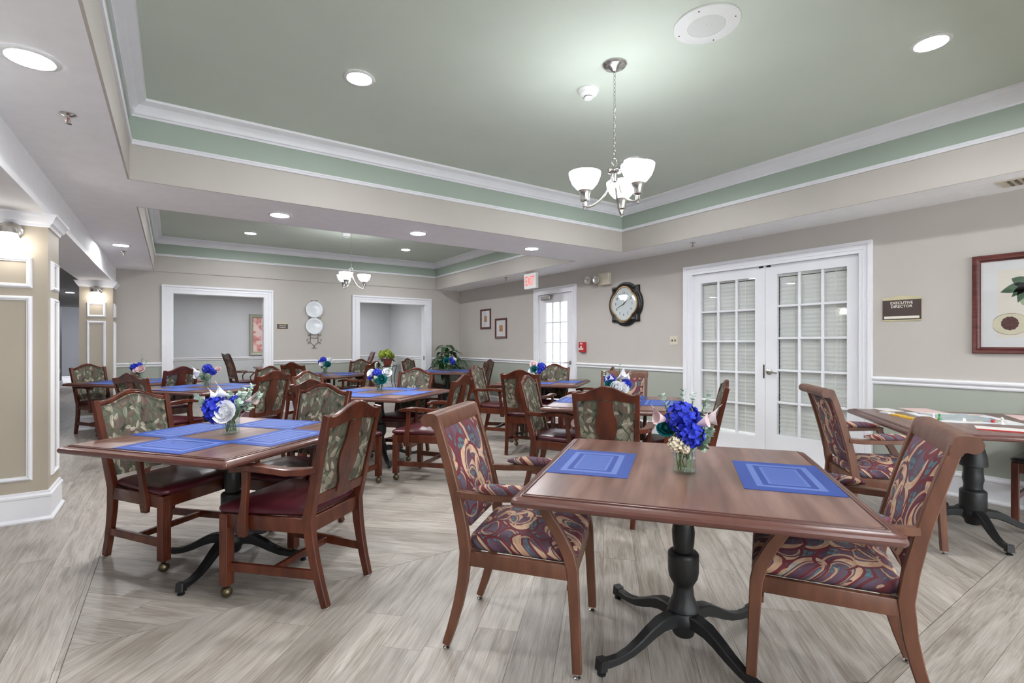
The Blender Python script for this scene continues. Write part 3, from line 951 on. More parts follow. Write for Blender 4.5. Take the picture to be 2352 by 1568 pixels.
    pip.build('piping', M['tapestry'], bp)
    # top rail: deep at the back, thin lip in front
    mb = MB()
    prof_rows = []
    for i in range(N + 1):
        u = -1 + 2 * i / N
        x = u * .205
        zt_ = camel(x); zb = .868 + .018 * (0.5 + 0.5 * cos(pi * min(1, abs(u))))
        yt, yb_ = curve_y(zt_), curve_y(zb)
        prof_rows.append([(x, yt + .014, zt_ - .028), (x, yt + .016, zt_ - .016), (x, yt + .013, zt_ - .013), (x, yt + .013, zt_ - .006), (x, yt + .008, zt_), (x, yt - .012, zt_), (x, yt - .017, zt_ - .006), (x, yb_ - .019, zb), (x, yb_ - .004, zb), (x, yt - .004, zt_ - .028)])
    mb.rings(prof_rows).build('top_rail', mh, r, smooth=40)
    # splat behind the panel
    mb = MB()
    rows = []
    for k in range(15):
        t = k / 14
        z = .52 + t * .36
        hw = .05 + .026 * max(0.0, sin(pi * min(1, max(0, (t - .18) / .62)))) ** 1.3 - .006 * math.exp(-((t - .14) / .09) ** 2)
        y = curve_y(z) - .014
        rows.append([(-hw, y, z), (hw, y, z), (hw, y - .01, z), (-hw, y - .01, z)])
    mb.rings(rows).build('splat', mh, r, smooth=30)
    MB().sweep([(-.19, curve_y(.515) - .008, .515), (.19, curve_y(.515) - .008, .515)], [(.011, .026)] * 2, side=(0, 1, .2)).build('lower_rail', mh, r)
    return r


def scroll_chair():
    """brown frame armchair with a rolled top rail, patterned seat, back and arm pads; faces +Y"""
    r = empty('upholstered_armchair')
    wd = M['walnut_frame']

    def py(z):
        return -.212 - (.10 * ((.42 - z) / .42) ** 1.6 if z < .42 else .31 * (z - .42) ** 1.35)
    for s in (-1, 1):
        zs = [.022, .1, .2, .3, .42, .52, .64, .76, .88, .942]
        pts = [(s * (.208 + .018 * min(1, z / .45)), py(z), z) for z in zs]
        bl = MB().sweep(pts, [(.0145, .016), (.0145, .018), (.0145, .02), (.0145, .022), (.0145, .024), (.0145, .023), (.0145, .021), (.0145, .02), (.0145, .019), (.0145, .018)]).build('back_leg', wd, r)
        MB().lathe([(0, 0), (.013, 0), (.015, .006), (.008, .012), (.008, .024), (0, .024)], 12, (s * .208, py(.02), 0)).build('glide', M['chrome'], bl)
        fp = [(s * .250, .248, .022), (s * .247, .24, .2), (s * .244, .230, .40), (s * .244, .216, .46), (s * .246, .18, .535), (s * .248, .135, .605), (s * .249, .112, .645), (s * .249, .105, .662)]
        f = MB().sweep(fp, [(.0145, .018), (.0145, .019), (.0145, .022), (.0145, .023), (.0145, .021), (.0145, .019), (.0145, .018), (.0145, .018)]).build('front_leg', wd, r)
        MB().lathe([(0, 0), (.013, 0), (.015, .006), (.008, .012), (.008, .024), (0, .024)], 12, (s * .250, .248, 0)).build('glide', M['chrome'], f)
        MB().sweep([(s * .229, py(.66) + .012, .658), (s * .243, -.18, .656), (s * .252, -.06, .660), (s * .252, .06, .668), (s * .249, .128, .668)], [(.0165, .014), (.0165, .0145), (.0165, .0145), (.0165, .0135), (.016, .011)]).build('armrest', wd, r)
        ps = []
        for k in range(9):
            t = k / 8
            y = -.17 + t * .275
            ps.append((s * (.2445 + .0075 * sin(pi * min(1, t * 1.3))), y, .688 + .004 * sin(pi * t)))
        MB().sweep(ps, [(.012, .006), (.023, .016), (.027, .02), (.028, .022), (.028, .022), (.028, .022), (.027, .02), (.023, .016), (.012, .006)], rounded=12).build('arm_pad', M['swirl'], r, smooth=70)
    fr = MB()
    fr.box(-.235, .235, .21, .236, .365, .425).box(-.205, .205, -.222, -.196, .365, .425)
    for s in (-1, 1):
        fr.sweep([(s * .222, -.205, .395), (s * .243, .22, .395)], [(.012, .03)] * 2)
    fr.build('seat_frame', wd, r, bevel=.003)
    MB().box(-.236, .236, .205, .225, .318, .342).build('front_brace', wd, r, bevel=.003)
    mb = MB(); seat_cushion(mb, -.205, .236, .205, .228, .421, .074, .04, .03)
    mb.build('seat', M['swirl'], r, smooth=70)
    # back pad
    N = 12; K = 12
    vs, fs = [], []
    for sd in (0, 1):
        for k in range(K + 1):
            for i in range(N + 1):
                u = -1 + 2 * i / N
                z = .50 + .427 * k / K
                tap = .155 + .045 * min(1, (z - .50) / .13)
                e = (1 - abs(u) ** 4) * (1 - abs(2 * k / K - 1) ** 6)
                y = py(z) + (.006 + .03 * e if sd == 0 else -.006 - .018 * e)
                vs.append((u * tap, y, z))
    n1 = N + 1; B = n1 * (K + 1)
    for sd in (0, 1):
        for k in range(K):
            for i in range(N):
                b = sd * B + k * n1 + i
                fs.append((b, b + 1, b + n1 + 1, b + n1))
    for i in range(N):
        fs.append((i, i + 1, B + i + 1, B + i)); q = K * n1 + i; fs.append((q, q + 1, B + q + 1, B + q))
    for k in range(K):
        for j in (0, N):
            q = k * n1 + j; fs.append((q, q + n1, B + q + n1, B + q))
    MB().add(vs, fs).build('backrest', M['swirl'], r, smooth=70)
    # rolled top rail
    yt = py(.922)
    cy_, cz_, cr = yt - .045, .952, .0265
    prof = [(yt + .015, .915), (yt + .013, .934), (yt + .007, .953)] + [(cy_ + .02 + (.0265 + .006) * cos(a) * 1.05, .952 + .0275 * sin(a)) for a in [radians(q) for q in (40, 55, 70, 85)]]
    prof += [(cy_ + cr * cos(a), cz_ + .0275 * sin(a)) for a in [radians(q) for q in range(95, 290, 15)]] + [(yt - .030, .928), (yt - .022, .924), (yt - .018, .915)]
    MB().rings([[(x, y, z) for y, z in prof] for x in (-.243, -.238, .238, .243)]).build('top_rail', wd, r, smooth=45)
    return r


def side_chair():
    """dark wooden side chair with a black padded seat; faces +Y"""
    r = empty('side_chair')
    wd = M['ornate']
    for s in (-1, 1):
        MB().sweep([(s * .19, -.24, .0), (s * .19, -.215, .42), (s * .19, -.23, .6), (s * .19, -.29, .95)], [(.017, .02)] * 4).build('back_leg', wd, r)
        MB().box(s * .19 - .02, s * .19 + .02, .19, .23, 0, .43).build('front_leg', wd, r, bevel=.002)
        MB().box(s * .19 - .01, s * .19 + .01, -.22, .2, .16, .2).build('stretcher', wd, r, bevel=.002)
    MB().box(-.185, .185, .2, .222, .36, .43).box(-.185, .185, -.225, -.205, .36, .43).box(-.2, -.18, -.21, .2, .36, .43).box(.18, .2, -.21, .2, .36, .43).build('seat_frame', wd, r, bevel=.002)
    mb = MB(); seat_cushion(mb, -.21, .24, .205, .215, .43, .04, .02, .008); mb.build('seat', M['black_vinyl'], r, smooth=60)
    MB().sweep([(-.19, -.288, .92), (0, -.297, .935), (.19, -.288, .92)], [(.011, .04)] * 3, side=(0, 1, 0)).build('top_rail', wd, r)
    for x in (-.11, 0, .11):
        MB().sweep([(x, -.225, .5), (x, -.285, .92)], [(.012, .006)] * 2).build('slat', wd, r)
    MB().box(-.18, .18, -.235, -.215, .48, .52).build('lower_rail', wd, r)
    return r


def carved_chair(arms=True):
    """dark carved dining chair with swept crest and hooped arms; faces +Y"""
    r = empty('carved_armchair')
    wd = M['ornate']

    def py(z):
        return -.21 - (.09 * ((.44 - z) / .44) ** 1.5 if z < .44 else .20 * (z - .44) + .16 * max(0, z - .8))
    for s in (-1, 1):
        zs = [0, .15, .3, .44, .6, .8, .95, 1.04]
        MB().sweep([(s * (.2 + .03 * z), py(z), z) for z in zs], [(.016, .022), (.016, .024), (.017, .028), (.018, .03), (.017, .027), (.017, .025), (.02, .024), (.03, .018)]).build('back_leg', wd, r)
        MB().sweep([(s * .24, .23, 0), (s * .25, .24, .12), (s * .236, .225, .3), (s * .24, .23, .44)], [(.017, .017), (.015, .015), (.02, .02), (.025, .025)]).build('front_leg', wd, r)
        MB().sweep([(s * .222, -.25, .68), (s * .262, -.1, .675), (s * .272, .03, .68), (s * .268, .12, .665)], [(.022, .012)] * 4).build('armrest', wd, r)
        MB().tube([(s * .268, .09, .66), (s * .268, .02, .58), (s * .262, .03, .50), (s * .25, .09, .44)], .013, 8).build('arm_support', wd, r)
    MB().box(-.23, .23, .2, .25, .38, .45).box(-.205, .205, -.23, -.2, .38, .45).box(-.24, -.205, -.2, .2, .38, .45).box(.205, .24, -.2, .2, .38, .45).build('seat_frame', wd, r, bevel=.003)
    mb = MB(); seat_cushion(mb, -.205, .265, .2, .25, .45, .045, .02, .01); mb.build('seat', M['vinyl'], r, smooth=60)
    rows = []
    for i in range(13):
        u = -1 + i / 6
        zt_ = 1.03 - .015 * cos(pi * u); x = u * .245
        rows.append([(x, py(zt_) - .03, zt_ + .03), (x, py(zt_) + .015, zt_ + .01), (x, py(.92) + .014, .93), (x, py(.92) - .014, .93)])
    MB().rings(rows).build('crest_rail', wd, r, smooth=40)
    rows = []
    for k in range(9):
        z = .55 + .4 * k / 8
        rows.append([(-.19, py(z) + .01, z), (.19, py(z) + .01, z), (.19, py(z) - .012, z), (-.19, py(z) - .012, z)])
    MB().rings(rows).build('backrest', M['swirl'], r, smooth=40)
    MB().box(-.215, .215, -.265, -.235, .54, .58).build('lower_rail', wd, r)
    return r


# ------------------------------------------------------------------ tables
def round_sq(h, r, n=4):
    pts = []
    for cx, cy, a0 in ((h - r, h - r, 0), (-h + r, h - r, 90), (-h + r, -h + r, 180), (h - r, -h + r, 270)):
        for k in range(n + 1):
            a = radians(a0 + 90 * k / n)
            pts.append((cx + r * cos(a), cy + r * sin(a)))
    return pts


def pedestal_table(size=1.16, bell=False):
    """square laminate top with a moulded edge on a turned cast iron pedestal with four scroll feet"""
    r = empty('pedestal_table')
    h = size / 2
    MB().prism(round_sq(h - .05, .012), .725, .7402).build('tabletop', M['laminate'], r, smooth=30)
    prof = [(.0505, .728), (.0505, .7399), (.046, .7399), (.0452, .736), (.041, .736), (.0402, .7387), (.034, .738), (.0328, .733), (.027, .733), (.0255, .7345), (.012, .7312), (.004, .7262), (0, .718), (.0005, .709), (.006, .702), (.02, .699), (.06, .699), (.06, .71)]
    rg = [[(x, y, z) for x, y in round_sq(h - o, max(.004, .022 - o * .3))] for o, z in prof]
    MB().rings(rg, False, False).build('edge_moulding', M['edge'], r, smooth=25)
    pl = MB().box(-.2, .2, -.025, .025, .682, .7).box(-.025, .025, -.2, .2, .682, .7)
    pl.build('mounting_plate', M['iron'], r, smooth=0)
    prof = [(.001, .700), (.05, .700), (.05, .69), (.036, .68), (.034, .60), (.036, .54), (.042, .515), (.0465, .475), (.044, .43), (.0395, .405), (.0395, .396), (.056, .393), (.0625, .385), (.063, .375), (.0625, .31), (.058, .285), (.045, .262), (.039, .25), (.040, .242), (.044, .205), (.054, .18), (.062, .165), (.064, .155), (.06, .148)]
    if bell:
        prof = [(.001, .70), (.05, .70), (.036, .68), (.034, .63), (.045, .60), (.062, .55), (.073, .50), (.077, .455), (.077, .442), (.055, .435), (.052, .41), (.055, .38), (.058, .35), (.05, .31), (.052, .285), (.07, .272), (.073, .262), (.073, .15), (.07, .14)]
    MB().lathe(prof, 28).build('column', M['iron'], r, smooth=40)
    MB().lathe([(.06, .149), (.068, .135), (.072, .115), (.066, .09), (.048, .07), (.044, .05), (.038, .043), (.001, .042)], 24).build('hub', M['iron'], r, smooth=40)
    leg = None
    for k in range(4):
        a = radians(45 + 90 * k)
        if leg is None:
            pts = [(.04, 0, .118), (.085, 0, .123), (.13, 0, .118), (.18, 0, .098), (.235, 0, .07), (.29, 0, .048), (.345, 0, .037), (.395, 0, .037), (.43, 0, .045)]
            mb = MB().sweep(pts, [(.03, .028), (.028, .027), (.026, .025), (.023, .022), (.021, .019), (.019, .016), (.018, .014), (.018, .015), (.017, .017)], side=(0, 1, 0))
            mb.sweep([(.425, 0, .06), (.43, 0, .018)], [(.02, .019)] * 2, side=(0, 1, 0))
            leg = mb.build('leg', M['iron'], r, smooth=40)
            MB().lathe([(0, 0), (.017, 0), (.018, .006), (.008, .012), (.008, .022), (0, .022)], 12, (.428, 0, 0)).build('glide', M['iron'], leg)
            leg.rotation_euler = (0, 0, a)
        else:
            c = dup(leg); c.parent = r; c.rotation_euler = (0, 0, a)
    return r


ROT = radians(37.8)
TABLES = {   # name: (x, y, size, label)
    'T1': (1.785, 1.33, 1.17, 'nearest walnut laminate table with two blue placemats in the foreground'),
    'T2': (0.293, 3.365, 1.14, 'walnut laminate table on the left with white rose bouquet and four blue placemats'),
    'T3': (4.51, 1.03, 1.16, 'walnut laminate table at right covered with a board game'),
    'T4': (3.36, 3.22, 1.16, 'walnut laminate table just behind the nearest table with white calla bouquet'),
    'T5': (4.33, 5.56, 1.16, 'walnut laminate table in front of the glazed exit door'),
    'T6': (1.89, 5.34, 1.16, 'walnut laminate table in the middle with teal rose bouquet'),
    'T7': (0.36, 7.13, 1.16, 'walnut laminate table behind the left table with white calla and blue bouquet'),
    'T8': (-0.42, 8.78, 1.16, 'walnut laminate table beside the far column'),
    'T9': (2.24, 8.95, 1.16, 'walnut laminate table under the two wall plates'),
    'T10': (4.42, 8.70, 1.16, 'walnut laminate table in front of the leafy corner plant'),
}
proto = {}
for k, (x, y, sz, lb) in TABLES.items():
    if (sz, k == 'T3') not in proto:
        proto[(sz, k == 'T3')] = t = pedestal_table(sz, k == 'T3')
    else:
        t = dup(proto[(sz, False)])
    t.location = (x, y, 0); t.rotation_euler = (0, 0, ROT)
    if k in ('T2', 'T3'):      # these pedestals are screwed on turned
        for ch in t.children:
            if ch.name.startswith('leg'): ch.rotation_euler.z += radians(-30 if k == 'T2' else -48)
    tag(t, lb, 'table', 'square pedestal dining tables')

# placemats: sides R (37.8), F (127.8, far left), L (217.8, near left), N (-52.2, near right)
MATS = []
SIDES = {'R': 0, 'F': 90, 'L': 180, 'N': 270}
side_txt = {'R': 'far right', 'F': 'far left', 'L': 'near left', 'N': 'near right'}
tname = {'T1': 'nearest foreground table', 'T2': 'left white-rose table', 'T4': 'table behind the nearest table', 'T5': 'table by the exit door', 'T6': 'middle teal-rose table',
         'T7': 'table behind the left table', 'T8': 'table beside the far column', 'T9': 'table under the wall plates', 'T10': 'table before the corner plant'}
mp = None
for k in tname:
    for s in ('FN' if k == 'T1' else 'RFLN'):
        x, y, sz, _ = TABLES[k]
        a = ROT + radians(SIDES[s])
        d = {'T1': .375, 'T2': .355}.get(k, .37)
        if mp is None:
            mb = MB().box(-.23, .23, -.165, .165, 0, .0018)
            mp = mb.build('placemat', M['mat'], smooth=0); o = mp
        else:
            o = mp.copy(); COL.objects.link(o)
        j = RND.uniform(-.012, .012)
        o.location = (x + d * cos(a) - j * sin(a), y + d * sin(a) + j * cos(a), .7403)
        o.rotation_euler = (0, 0, a + pi / 2 + RND.uniform(-.03, .03) + (radians(-2) if k == 'T1' else 0))
        tag(o, 'blue woven placemat on the %s side of the %s' % (side_txt[s], tname[k]), 'placemat', 'blue woven placemats')


# ------------------------------------------------------------------ placing the chairs
def place(o, x, y, face):
    o.location = (x, y, 0); o.rotation_euler = (0, 0, radians(face) - pi / 2); return o


ARM = [   # x, y, facing degrees, label
    (0.00, 3.71, -52, 'mahogany tapestry armchair at the far left side of the left white-rose table'),
    (0.555, 2.83, 129, 'mahogany armchair seen from behind at the near right of the left white-rose table'),
    (0.645, 3.575, 218, 'mahogany tapestry armchair at the far right of the left white-rose table'),
    (2.73, 2.66, 36, 'mahogany armchair seen from behind just beyond the nearest table'),
    (2.90, 3.42, -54, 'mahogany tapestry armchair at the far left side of the table behind the nearest table'),
    (3.47, 2.62, 127, 'mahogany armchair in side view in front of the french doors'),
    (3.49, 4.76, 37, 'mahogany armchair seen from behind at the near left of the exit door table'),
    (3.64, 5.62, -52, 'mahogany armchair with glare on its tapestry at the far left of the exit door table'),
    (4.30, 5.42, 216, 'mahogany tapestry armchair in front of the exit door glass'),
    (4.34, 4.72, 127, 'mahogany armchair seen edge on behind the purple armchair with the rolled top'),
    (1.22, 4.48, 38, 'mahogany armchair seen from behind at the near left of the middle teal-rose table'),
    (1.40, 5.38, -52, 'mahogany tapestry armchair at the far left of the middle teal-rose table'),
    (2.15, 5.40, 217, 'mahogany tapestry armchair facing the camera at the middle teal-rose table'),
    (2.05, 4.40, 128, 'mahogany armchair turned away at the near right of the middle teal-rose table'),
    (0.70, 6.18, 127, 'mahogany armchair seen from behind at the near right of the table behind the left table'),
    (0.78, 6.95, 217, 'mahogany tapestry armchair half hidden at the far right of the table behind the left table'),
    (-0.08, 6.42, 38, 'mahogany armchair back rising just behind the leftmost tapestry armchair'),
    (-0.11, 7.95, 127, 'mahogany armchair seen from behind at the near right of the table beside the column'),
    (-0.80, 9.10, -52, 'mahogany tapestry armchair against the far column'),
    (1.83, 8.62, 37, 'mahogany armchair seen from behind below the wall plates'),
    (2.68, 9.24, 217, 'mahogany tapestry armchair at the far right of the table under the wall plates'),
    (2.58, 8.42, 127, 'mahogany armchair seen from behind at the near right of the table under the wall plates'),
    (4.10, 9.13, -52, 'small distant mahogany tapestry armchair in front of the second opening'),
    (4.70, 8.22, 127, 'mahogany armchair seen edge on against the sage right wall'),
]
a0 = armchair()
for i, (x, y, f, lb) in enumerate(ARM):
    o = a0 if i == 0 else dup(a0)
    place(o, x, y, f)
    tag(o, lb, 'chair', 'mahogany tapestry armchairs')
SCR = [
    (1.30, 1.77, -50, 'brown armchair with purple swirl upholstery at the left of the nearest table'),
    (2.095, 0.918, 118.5, 'brown armchair with purple swirl upholstery at the right of the nearest table'),
    (3.87, 1.36, -49, 'purple swirl armchair drawn up to the board game table'),
    (3.68, 3.48, 217, 'purple swirl armchair with rolled top behind the white calla bouquet'),
]
b0 = scroll_chair()
for i, (x, y, f, lb) in enumerate(SCR):
    o = b0 if i == 0 else dup(b0)
    place(o, x, y, f); tag(o, lb, 'chair', 'purple swirl armchairs')
tag(place(side_chair(), 5.14, .71, 180), 'dark side chair with black seat at the right edge beside the wall', 'chair')
d0 = carved_chair()
tag(place(d0, 1.27, 11.9, 10), 'dark carved armchair in profile inside the private dining room', 'chair', 'carved private dining chairs')
d1 = dup(d0); tag(place(d1, 1.98, 12.62, 250), 'carved chair half hidden behind the first opening jamb', 'chair', 'carved private dining chairs')
d2 = dup(d0); tag(place(d2, 3.70, 12.1, 170), 'carved chair whose crest just shows at the second opening left jamb', 'chair', 'carved private dining chairs')

# private dining table
r = empty('dining_table', (2.12, 12.0, 0)); tag(r, 'dark table with curved legs inside the private dining room', 'table')
MB().box(-.62, .62, -.6, .6, .715, .75).build('tabletop', M['edge'], r, bevel=.008)
MB().box(-.5, .5, -.48, .48, .65, .715).build('apron', M['ornate'], r, smooth=0)
for sx in (-1, 1):
    for sy in (-1, 1):
        MB().sweep([(sx * .5, sy * .46, .70), (sx * .42, sy * .40, .55), (sx * .36, sy * .34, .36), (sx * .42, sy * .4, .16), (sx * .52, sy * .5, 0)], [(.025, .025), (.022, .022), (.024, .024), (.02, .02), (.022, .022)]).build('leg', M['ornate'], r)


# ------------------------------------------------------------------ flowers
RT = Vector((cos(YAW), -sin(YAW), 0)); TW = Vector((-sin(YAW), -cos(YAW), 0)); UP = Vector((0, 0, 1))


def petal(mb, c, d, up, L, W, curl=.3):
    """one petal of six faces from c along d, curling towards up"""
    s = d.cross(up).normalized()
    rows = []
    for k in range(4):
        t = k / 3
        wd = W * (.25, .95, 1.0, .45)[k]
        p = c + d * (L * t) + up * (curl * L * t * t)
        rows.append((p - s * wd + up * .15 * wd, p, p + s * wd + up * .15 * wd))
    vs = [p for row in rows for p in row]
    fs = []
    for k in range(3):
        for i in range(2):
            b = k * 3 + i
            fs.append((b, b + 1, b + 4, b + 3))
    mb.add(vs, fs)


def rdir(rnd, up_bias=0.0):
    while True:
        v = Vector((rnd.uniform(-1, 1), rnd.uniform(-1, 1), rnd.uniform(-1, 1) + up_bias))
        if 0.1 < v.length < 1.3: return v.normalized()


def hydrangea(c, R, mat, parent, rnd, n=46, name='hydrangea'):
    mb = MB()
    mb.lathe([(.001, -R * .7), (R * .5, -R * .45), (R * .72, 0), (R * .5, R * .5), (.001, R * .72)], 10, c)
    for i in range(n):
        z = 1 - 2 * (i + .5) / n
        a = i * 2.399 + rnd.uniform(-.2, .2)
        d = Vector((sqrt(1 - z * z) * cos(a), sqrt(1 - z * z) * sin(a), z))
        p = Vector(c) + d * R * rnd.uniform(.78, .98)
        u = d.cross(Vector((.3, .1, .9))).normalized(); v = d.cross(u)
        q = rnd.uniform(0, 1.5)
        for k in range(4):
            b = q + k * pi / 2
            petal(mb, p, u * cos(b) + v * sin(b), d, R * .30, R * .15, .5)
    return mb.build(name, mat, parent, smooth=60)


def rose(c, R, axis, mat, parent, rnd, name='rose'):
    mb = MB()
    ax = Vector(axis).normalized()
    u = ax.cross(Vector((.2, .1, .95)))
    if u.length < .1: u = ax.cross(Vector((1, 0, 0)))
    u.normalize(); v = ax.cross(u)
    c = Vector(c)
    # inner bud
    mb.rings([[c + ax * (h * R) + (u * cos(t * pi / 4) + v * sin(t * pi / 4)) * (w_ * R) for t in range(8)] for h, w_ in ((-.45, .1), (-.3, .42), (.1, .34), (.34, .2), (.3, .04))])
    for ring, (n, tilt, L, W, h) in enumerate(((4, .95, .66, .42, -.30), (5, .76, .86, .56, -.36), (6, .50, 1.0, .66, -.40), (7, .24, 1.08, .66, -.42))):
        for k in range(n):
            b = 2 * pi * (k + ring * .37) / n + rnd.uniform(-.1, .1)
            out = u * cos(b) + v * sin(b)
            d = (out * cos(tilt * 1.4) + ax * sin(tilt * 1.4)).normalized()
            nn = (ax * cos(tilt * 1.4) - out * sin(tilt * 1.4)).normalized()
            petal(mb, c + ax * (h * R) + out * (.06 * R * ring), d, nn, L * R, W * R, .28)
    return mb.build(name, mat, parent, smooth=70)


def calla(c, axis, L, mat, parent, name='calla_lily'):
    """trumpet spathe with a pointed curled tip"""
    ax = Vector(axis).normalized()
    u = ax.cross(UP)
    if u.length < .1: u = ax.cross(Vector((1, 0, 0)))
    u.normalize(); v = u.cross(ax)
    c = Vector(c)
    rg = []
    n = 14
    for k in range(8):
        t = k / 7
        rr = L * (.05 + .30 * t ** 1.8)
        row = []
        for j in range(n + 1):
            b = 2 * pi * j / n
            tip = max(0.0, cos(b)) ** 5
            row.append(c + ax * (L * t * (1 + .25 * tip * t * t)) + (u * sin(b) + v * cos(b)) * rr * (1 + .2 * tip * t * t * t) + v * (tip * L * .06 * t ** 4))
        rg.append(row)
    mb = MB().rings(rg, True, False, closed=False)
    tipp = rg[-1][0]
    mb.tube([tipp, tipp + ax * L * .07 + v * L * .03, tipp + ax * L * .14 + v * L * .10, tipp + ax * L * .19 + v * L * .09], L * .016, 5, L * .006)
    return mb.build(name, mat, parent, smooth=70)


def sprig(c0, c1, parent, rnd, leaf=.016, n=12, name='eucalyptus_sprig', mat=None, bend=.03):
    leaf = max(leaf, .019)
    c0 = Vector(c0); c1 = Vector(c1)
    mid = (c0 + c1) / 2 + rdir(rnd) * bend
    P = lambda t: c0 * (1 - t) ** 2 + mid * 2 * t * (1 - t) + c1 * t * t
    mb = MB().tube([P(k / 6) for k in range(7)], .0019, 4, .0009)
    for k in range(n):
        t = .25 + .75 * k / (n - 1)
        p = P(t); d = (P(min(1, t + .05)) - P(t - .05)).normalized()
        s = d.cross(rdir(rnd)).normalized()
        for sg in (-1, 1):
            l = 1.35 * leaf * rnd.uniform(.75, 1.15) * (1.1 - .45 * t)
            petal(mb, p, (s * sg + d * .5).normalized(), d, l, l * .55, .1)
    return mb.build(name, mat or M['euca'], parent, smooth=60)


def vase_and_bouquet(k, x, y, spec, vlabel, blabel, R=.047, H=.122, seed=1, z0=.7403, kv='vase'):
    rnd = random.Random(seed)
    v = empty('glass_vase', (x, y, z0)); tag(v, vlabel, 'vase', 'glass vases on the tables')
    prof = [(.001, 0), (R * .96, 0), (R, .004), (R, H), (R - .003, H), (R - .003, .010), (.001, .010)]
    MB().lathe(prof, 28, cap0=False, cap1=False).build('glass_body', M['glass'], v, smooth=40)
    MB().lathe([(.001, .0105), (R - .0035, .0105), (R - .0035, H * .5), (.001, H * .5)], 24, cap0=False, cap1=False).build('water', M['glass'], v, smooth=40)
    b = empty('flower_bouquet', (x, y, z0)); tag(b, blabel, 'flowers', 'silk flower bouquets')
    mb = MB()
    heads = []
    for kind, col, (dx, du, dt), sz in spec:
        p = RT * dx + UP * du + TW * dt
        heads.append(p)
        ax = Vector((p.x, p.y, max(.02, p.z - H * .75)))
        if kind == 'hyd': hydrangea(p, sz, M[col], b, rnd)
        elif kind == 'rose': rose(p, sz, (ax.normalized() * .5 + TW * .8 + UP * .15), M[col], b, rnd)
        elif kind == 'calla': calla(p - (RT * (dx * 12) + UP * .4 + TW * .3).normalized() * sz * .4, RT * (dx * 13) + UP * .25 + TW * .35, sz * .8, M[col], b)
        elif kind == 'sprig': sprig(RT * dx * .25 + TW * dt * .25 + UP * H * .7, p, b, rnd, sz)
    for i, p in enumerate(heads + heads[:4]):
        a = 2.4 * i
        q = Vector((cos(a) * R * .55, sin(a) * R * .55, .013))
        top = Vector((p.x * .3, p.y * .3, H))
        if (top.xy).length > R * .7: top.xy = top.xy.normalized() * R * .7
        end = p if i < len(heads) else top
        mb.tube([q, (q + top) / 2 + Vector((cos(a * 3) * .008, sin(a * 3) * .008, 0)), top, top.lerp(end, .85)], .0022, 5)
    mb.build('stems', M['stem'], b, smooth=60)
    for i in range(7):
        a = i * .9 + seed
        q = Vector((cos(a) * R * .8, sin(a) * R * .8, H * .75))
        leafs = MB()
        petal(leafs, q * .5 + UP * .03, (Vector((cos(a), sin(a), 1.6))).normalized(), Vector((cos(a), sin(a), .1)), .075, .011, .1)
        if i % 2 == 0: leafs.build('leaf', M['stem'], b, smooth=60)


B1 = [('hyd', 'blue', (-.015, .225, .02), .062), ('hyd', 'blue', (.005, .165, .055), .05), ('hyd', 'blue', (.045, .20, -.02), .042),
      ('rose', 'teal', (-.075, .18, .0), .036), ('hyd', 'petal_cream', (-.05, .125, .05), .030), ('hyd', 'petal_cream', (-.018, .11, .062), .02),
      ('calla', 'petal_pink', (-.085, .225, .01), .10), ('calla', 'petal_pink', (.035, .215, .06), .085), ('calla', 'petal_pink', (.085, .22, -.01), .11),
      ('sprig', '', (-.085, .31, -.02), .016), ('sprig', '', (.005, .33, -.03), .014), ('sprig', '', (.05, .32, -.03), .014), ('sprig', '', (.10, .33, .0), .016),
      ('sprig', '', (.085, .20, .03), .026), ('sprig', '', (.10, .175, .02), .026), ('sprig', '', (.055, .16, .04), .026)]
B2 = [('rose', 'petal_white', (.0, .135, .065), .062), ('hyd', 'blue', (-.072, .15, .03), .07), ('hyd', 'blue', (-.07, .10, .035), .036), ('hyd', 'blue', (.03, .185, .0), .04),
      ('calla', 'petal_white', (-.075, .22, .0), .095), ('calla', 'petal_white', (-.03, .24, .0), .11), ('calla', 'petal_pink', (.105, .20, .0), .11), ('rose', 'petal_white', (.055, .20, -.02), .045),
      ('sprig', '', (-.19, .225, .02), .024), ('sprig', '', (.075, .26, .01), .026), ('sprig', '', (.07, .19, .04), .026), ('sprig', '', (.17, .235, .0), .02), ('sprig', '', (.115, .28, -.02), .02), ('sprig', '', (.0, .24, .01), .022)]
B4 = [('calla', 'petal_white', (-.05, .22, .03), .12), ('calla', 'petal_white', (.02, .24, .03), .12), ('calla', 'petal_white', (.06, .22, .02), .11), ('rose', 'teal', (-.075, .15, .05), .042), ('hyd', 'blue', (-.065, .195, .0), .05), ('hyd', 'blue', (.085, .16, .02), .045),
      ('rose', 'petal_white', (-.02, .135, .07), .05), ('rose', 'petal_white', (.045, .125, .065), .05), ('sprig', '', (-.12, .28, .0), .022), ('sprig', '', (.03, .33, .0), .014), ('sprig', '', (-.1, .2, .03), .028), ('sprig', '', (.12, .25, .0), .018)]
B5 = [('hyd', 'blue', (.055, .20, .02), .062), ('rose', 'teal', (-.05, .17, .04), .05), ('rose', 'petal_pink', (-.055, .235, .0), .05), ('rose', 'petal_white', (-.09, .14, .03), .04), ('sprig', '', (.03, .30, .0), .018), ('sprig', '', (-.08, .26, .0), .018), ('hyd', 'blue', (.02, .13, .05), .03)]
B6 = [('rose', 'teal', (.04, .135, .055), .055), ('rose', 'petal_white', (.085, .205, .0), .05), ('rose', 'petal_white', (-.085, .20, .02), .045), ('hyd', 'blue', (-.02, .20, .02), .05), ('hyd', 'blue', (-.10, .15, .03), .025), ('hyd', 'blue', (.03, .20, -.02), .04),
      ('sprig', '', (-.035, .31, .0), .024), ('sprig', '', (.03, .32, -.01), .024), ('sprig', '', (.13, .28, .0), .022), ('sprig', '', (.09, .16, .03), .026), ('sprig', '', (-.06, .12, .04), .026), ('sprig', '', (-.02, .16, .07), .026)]
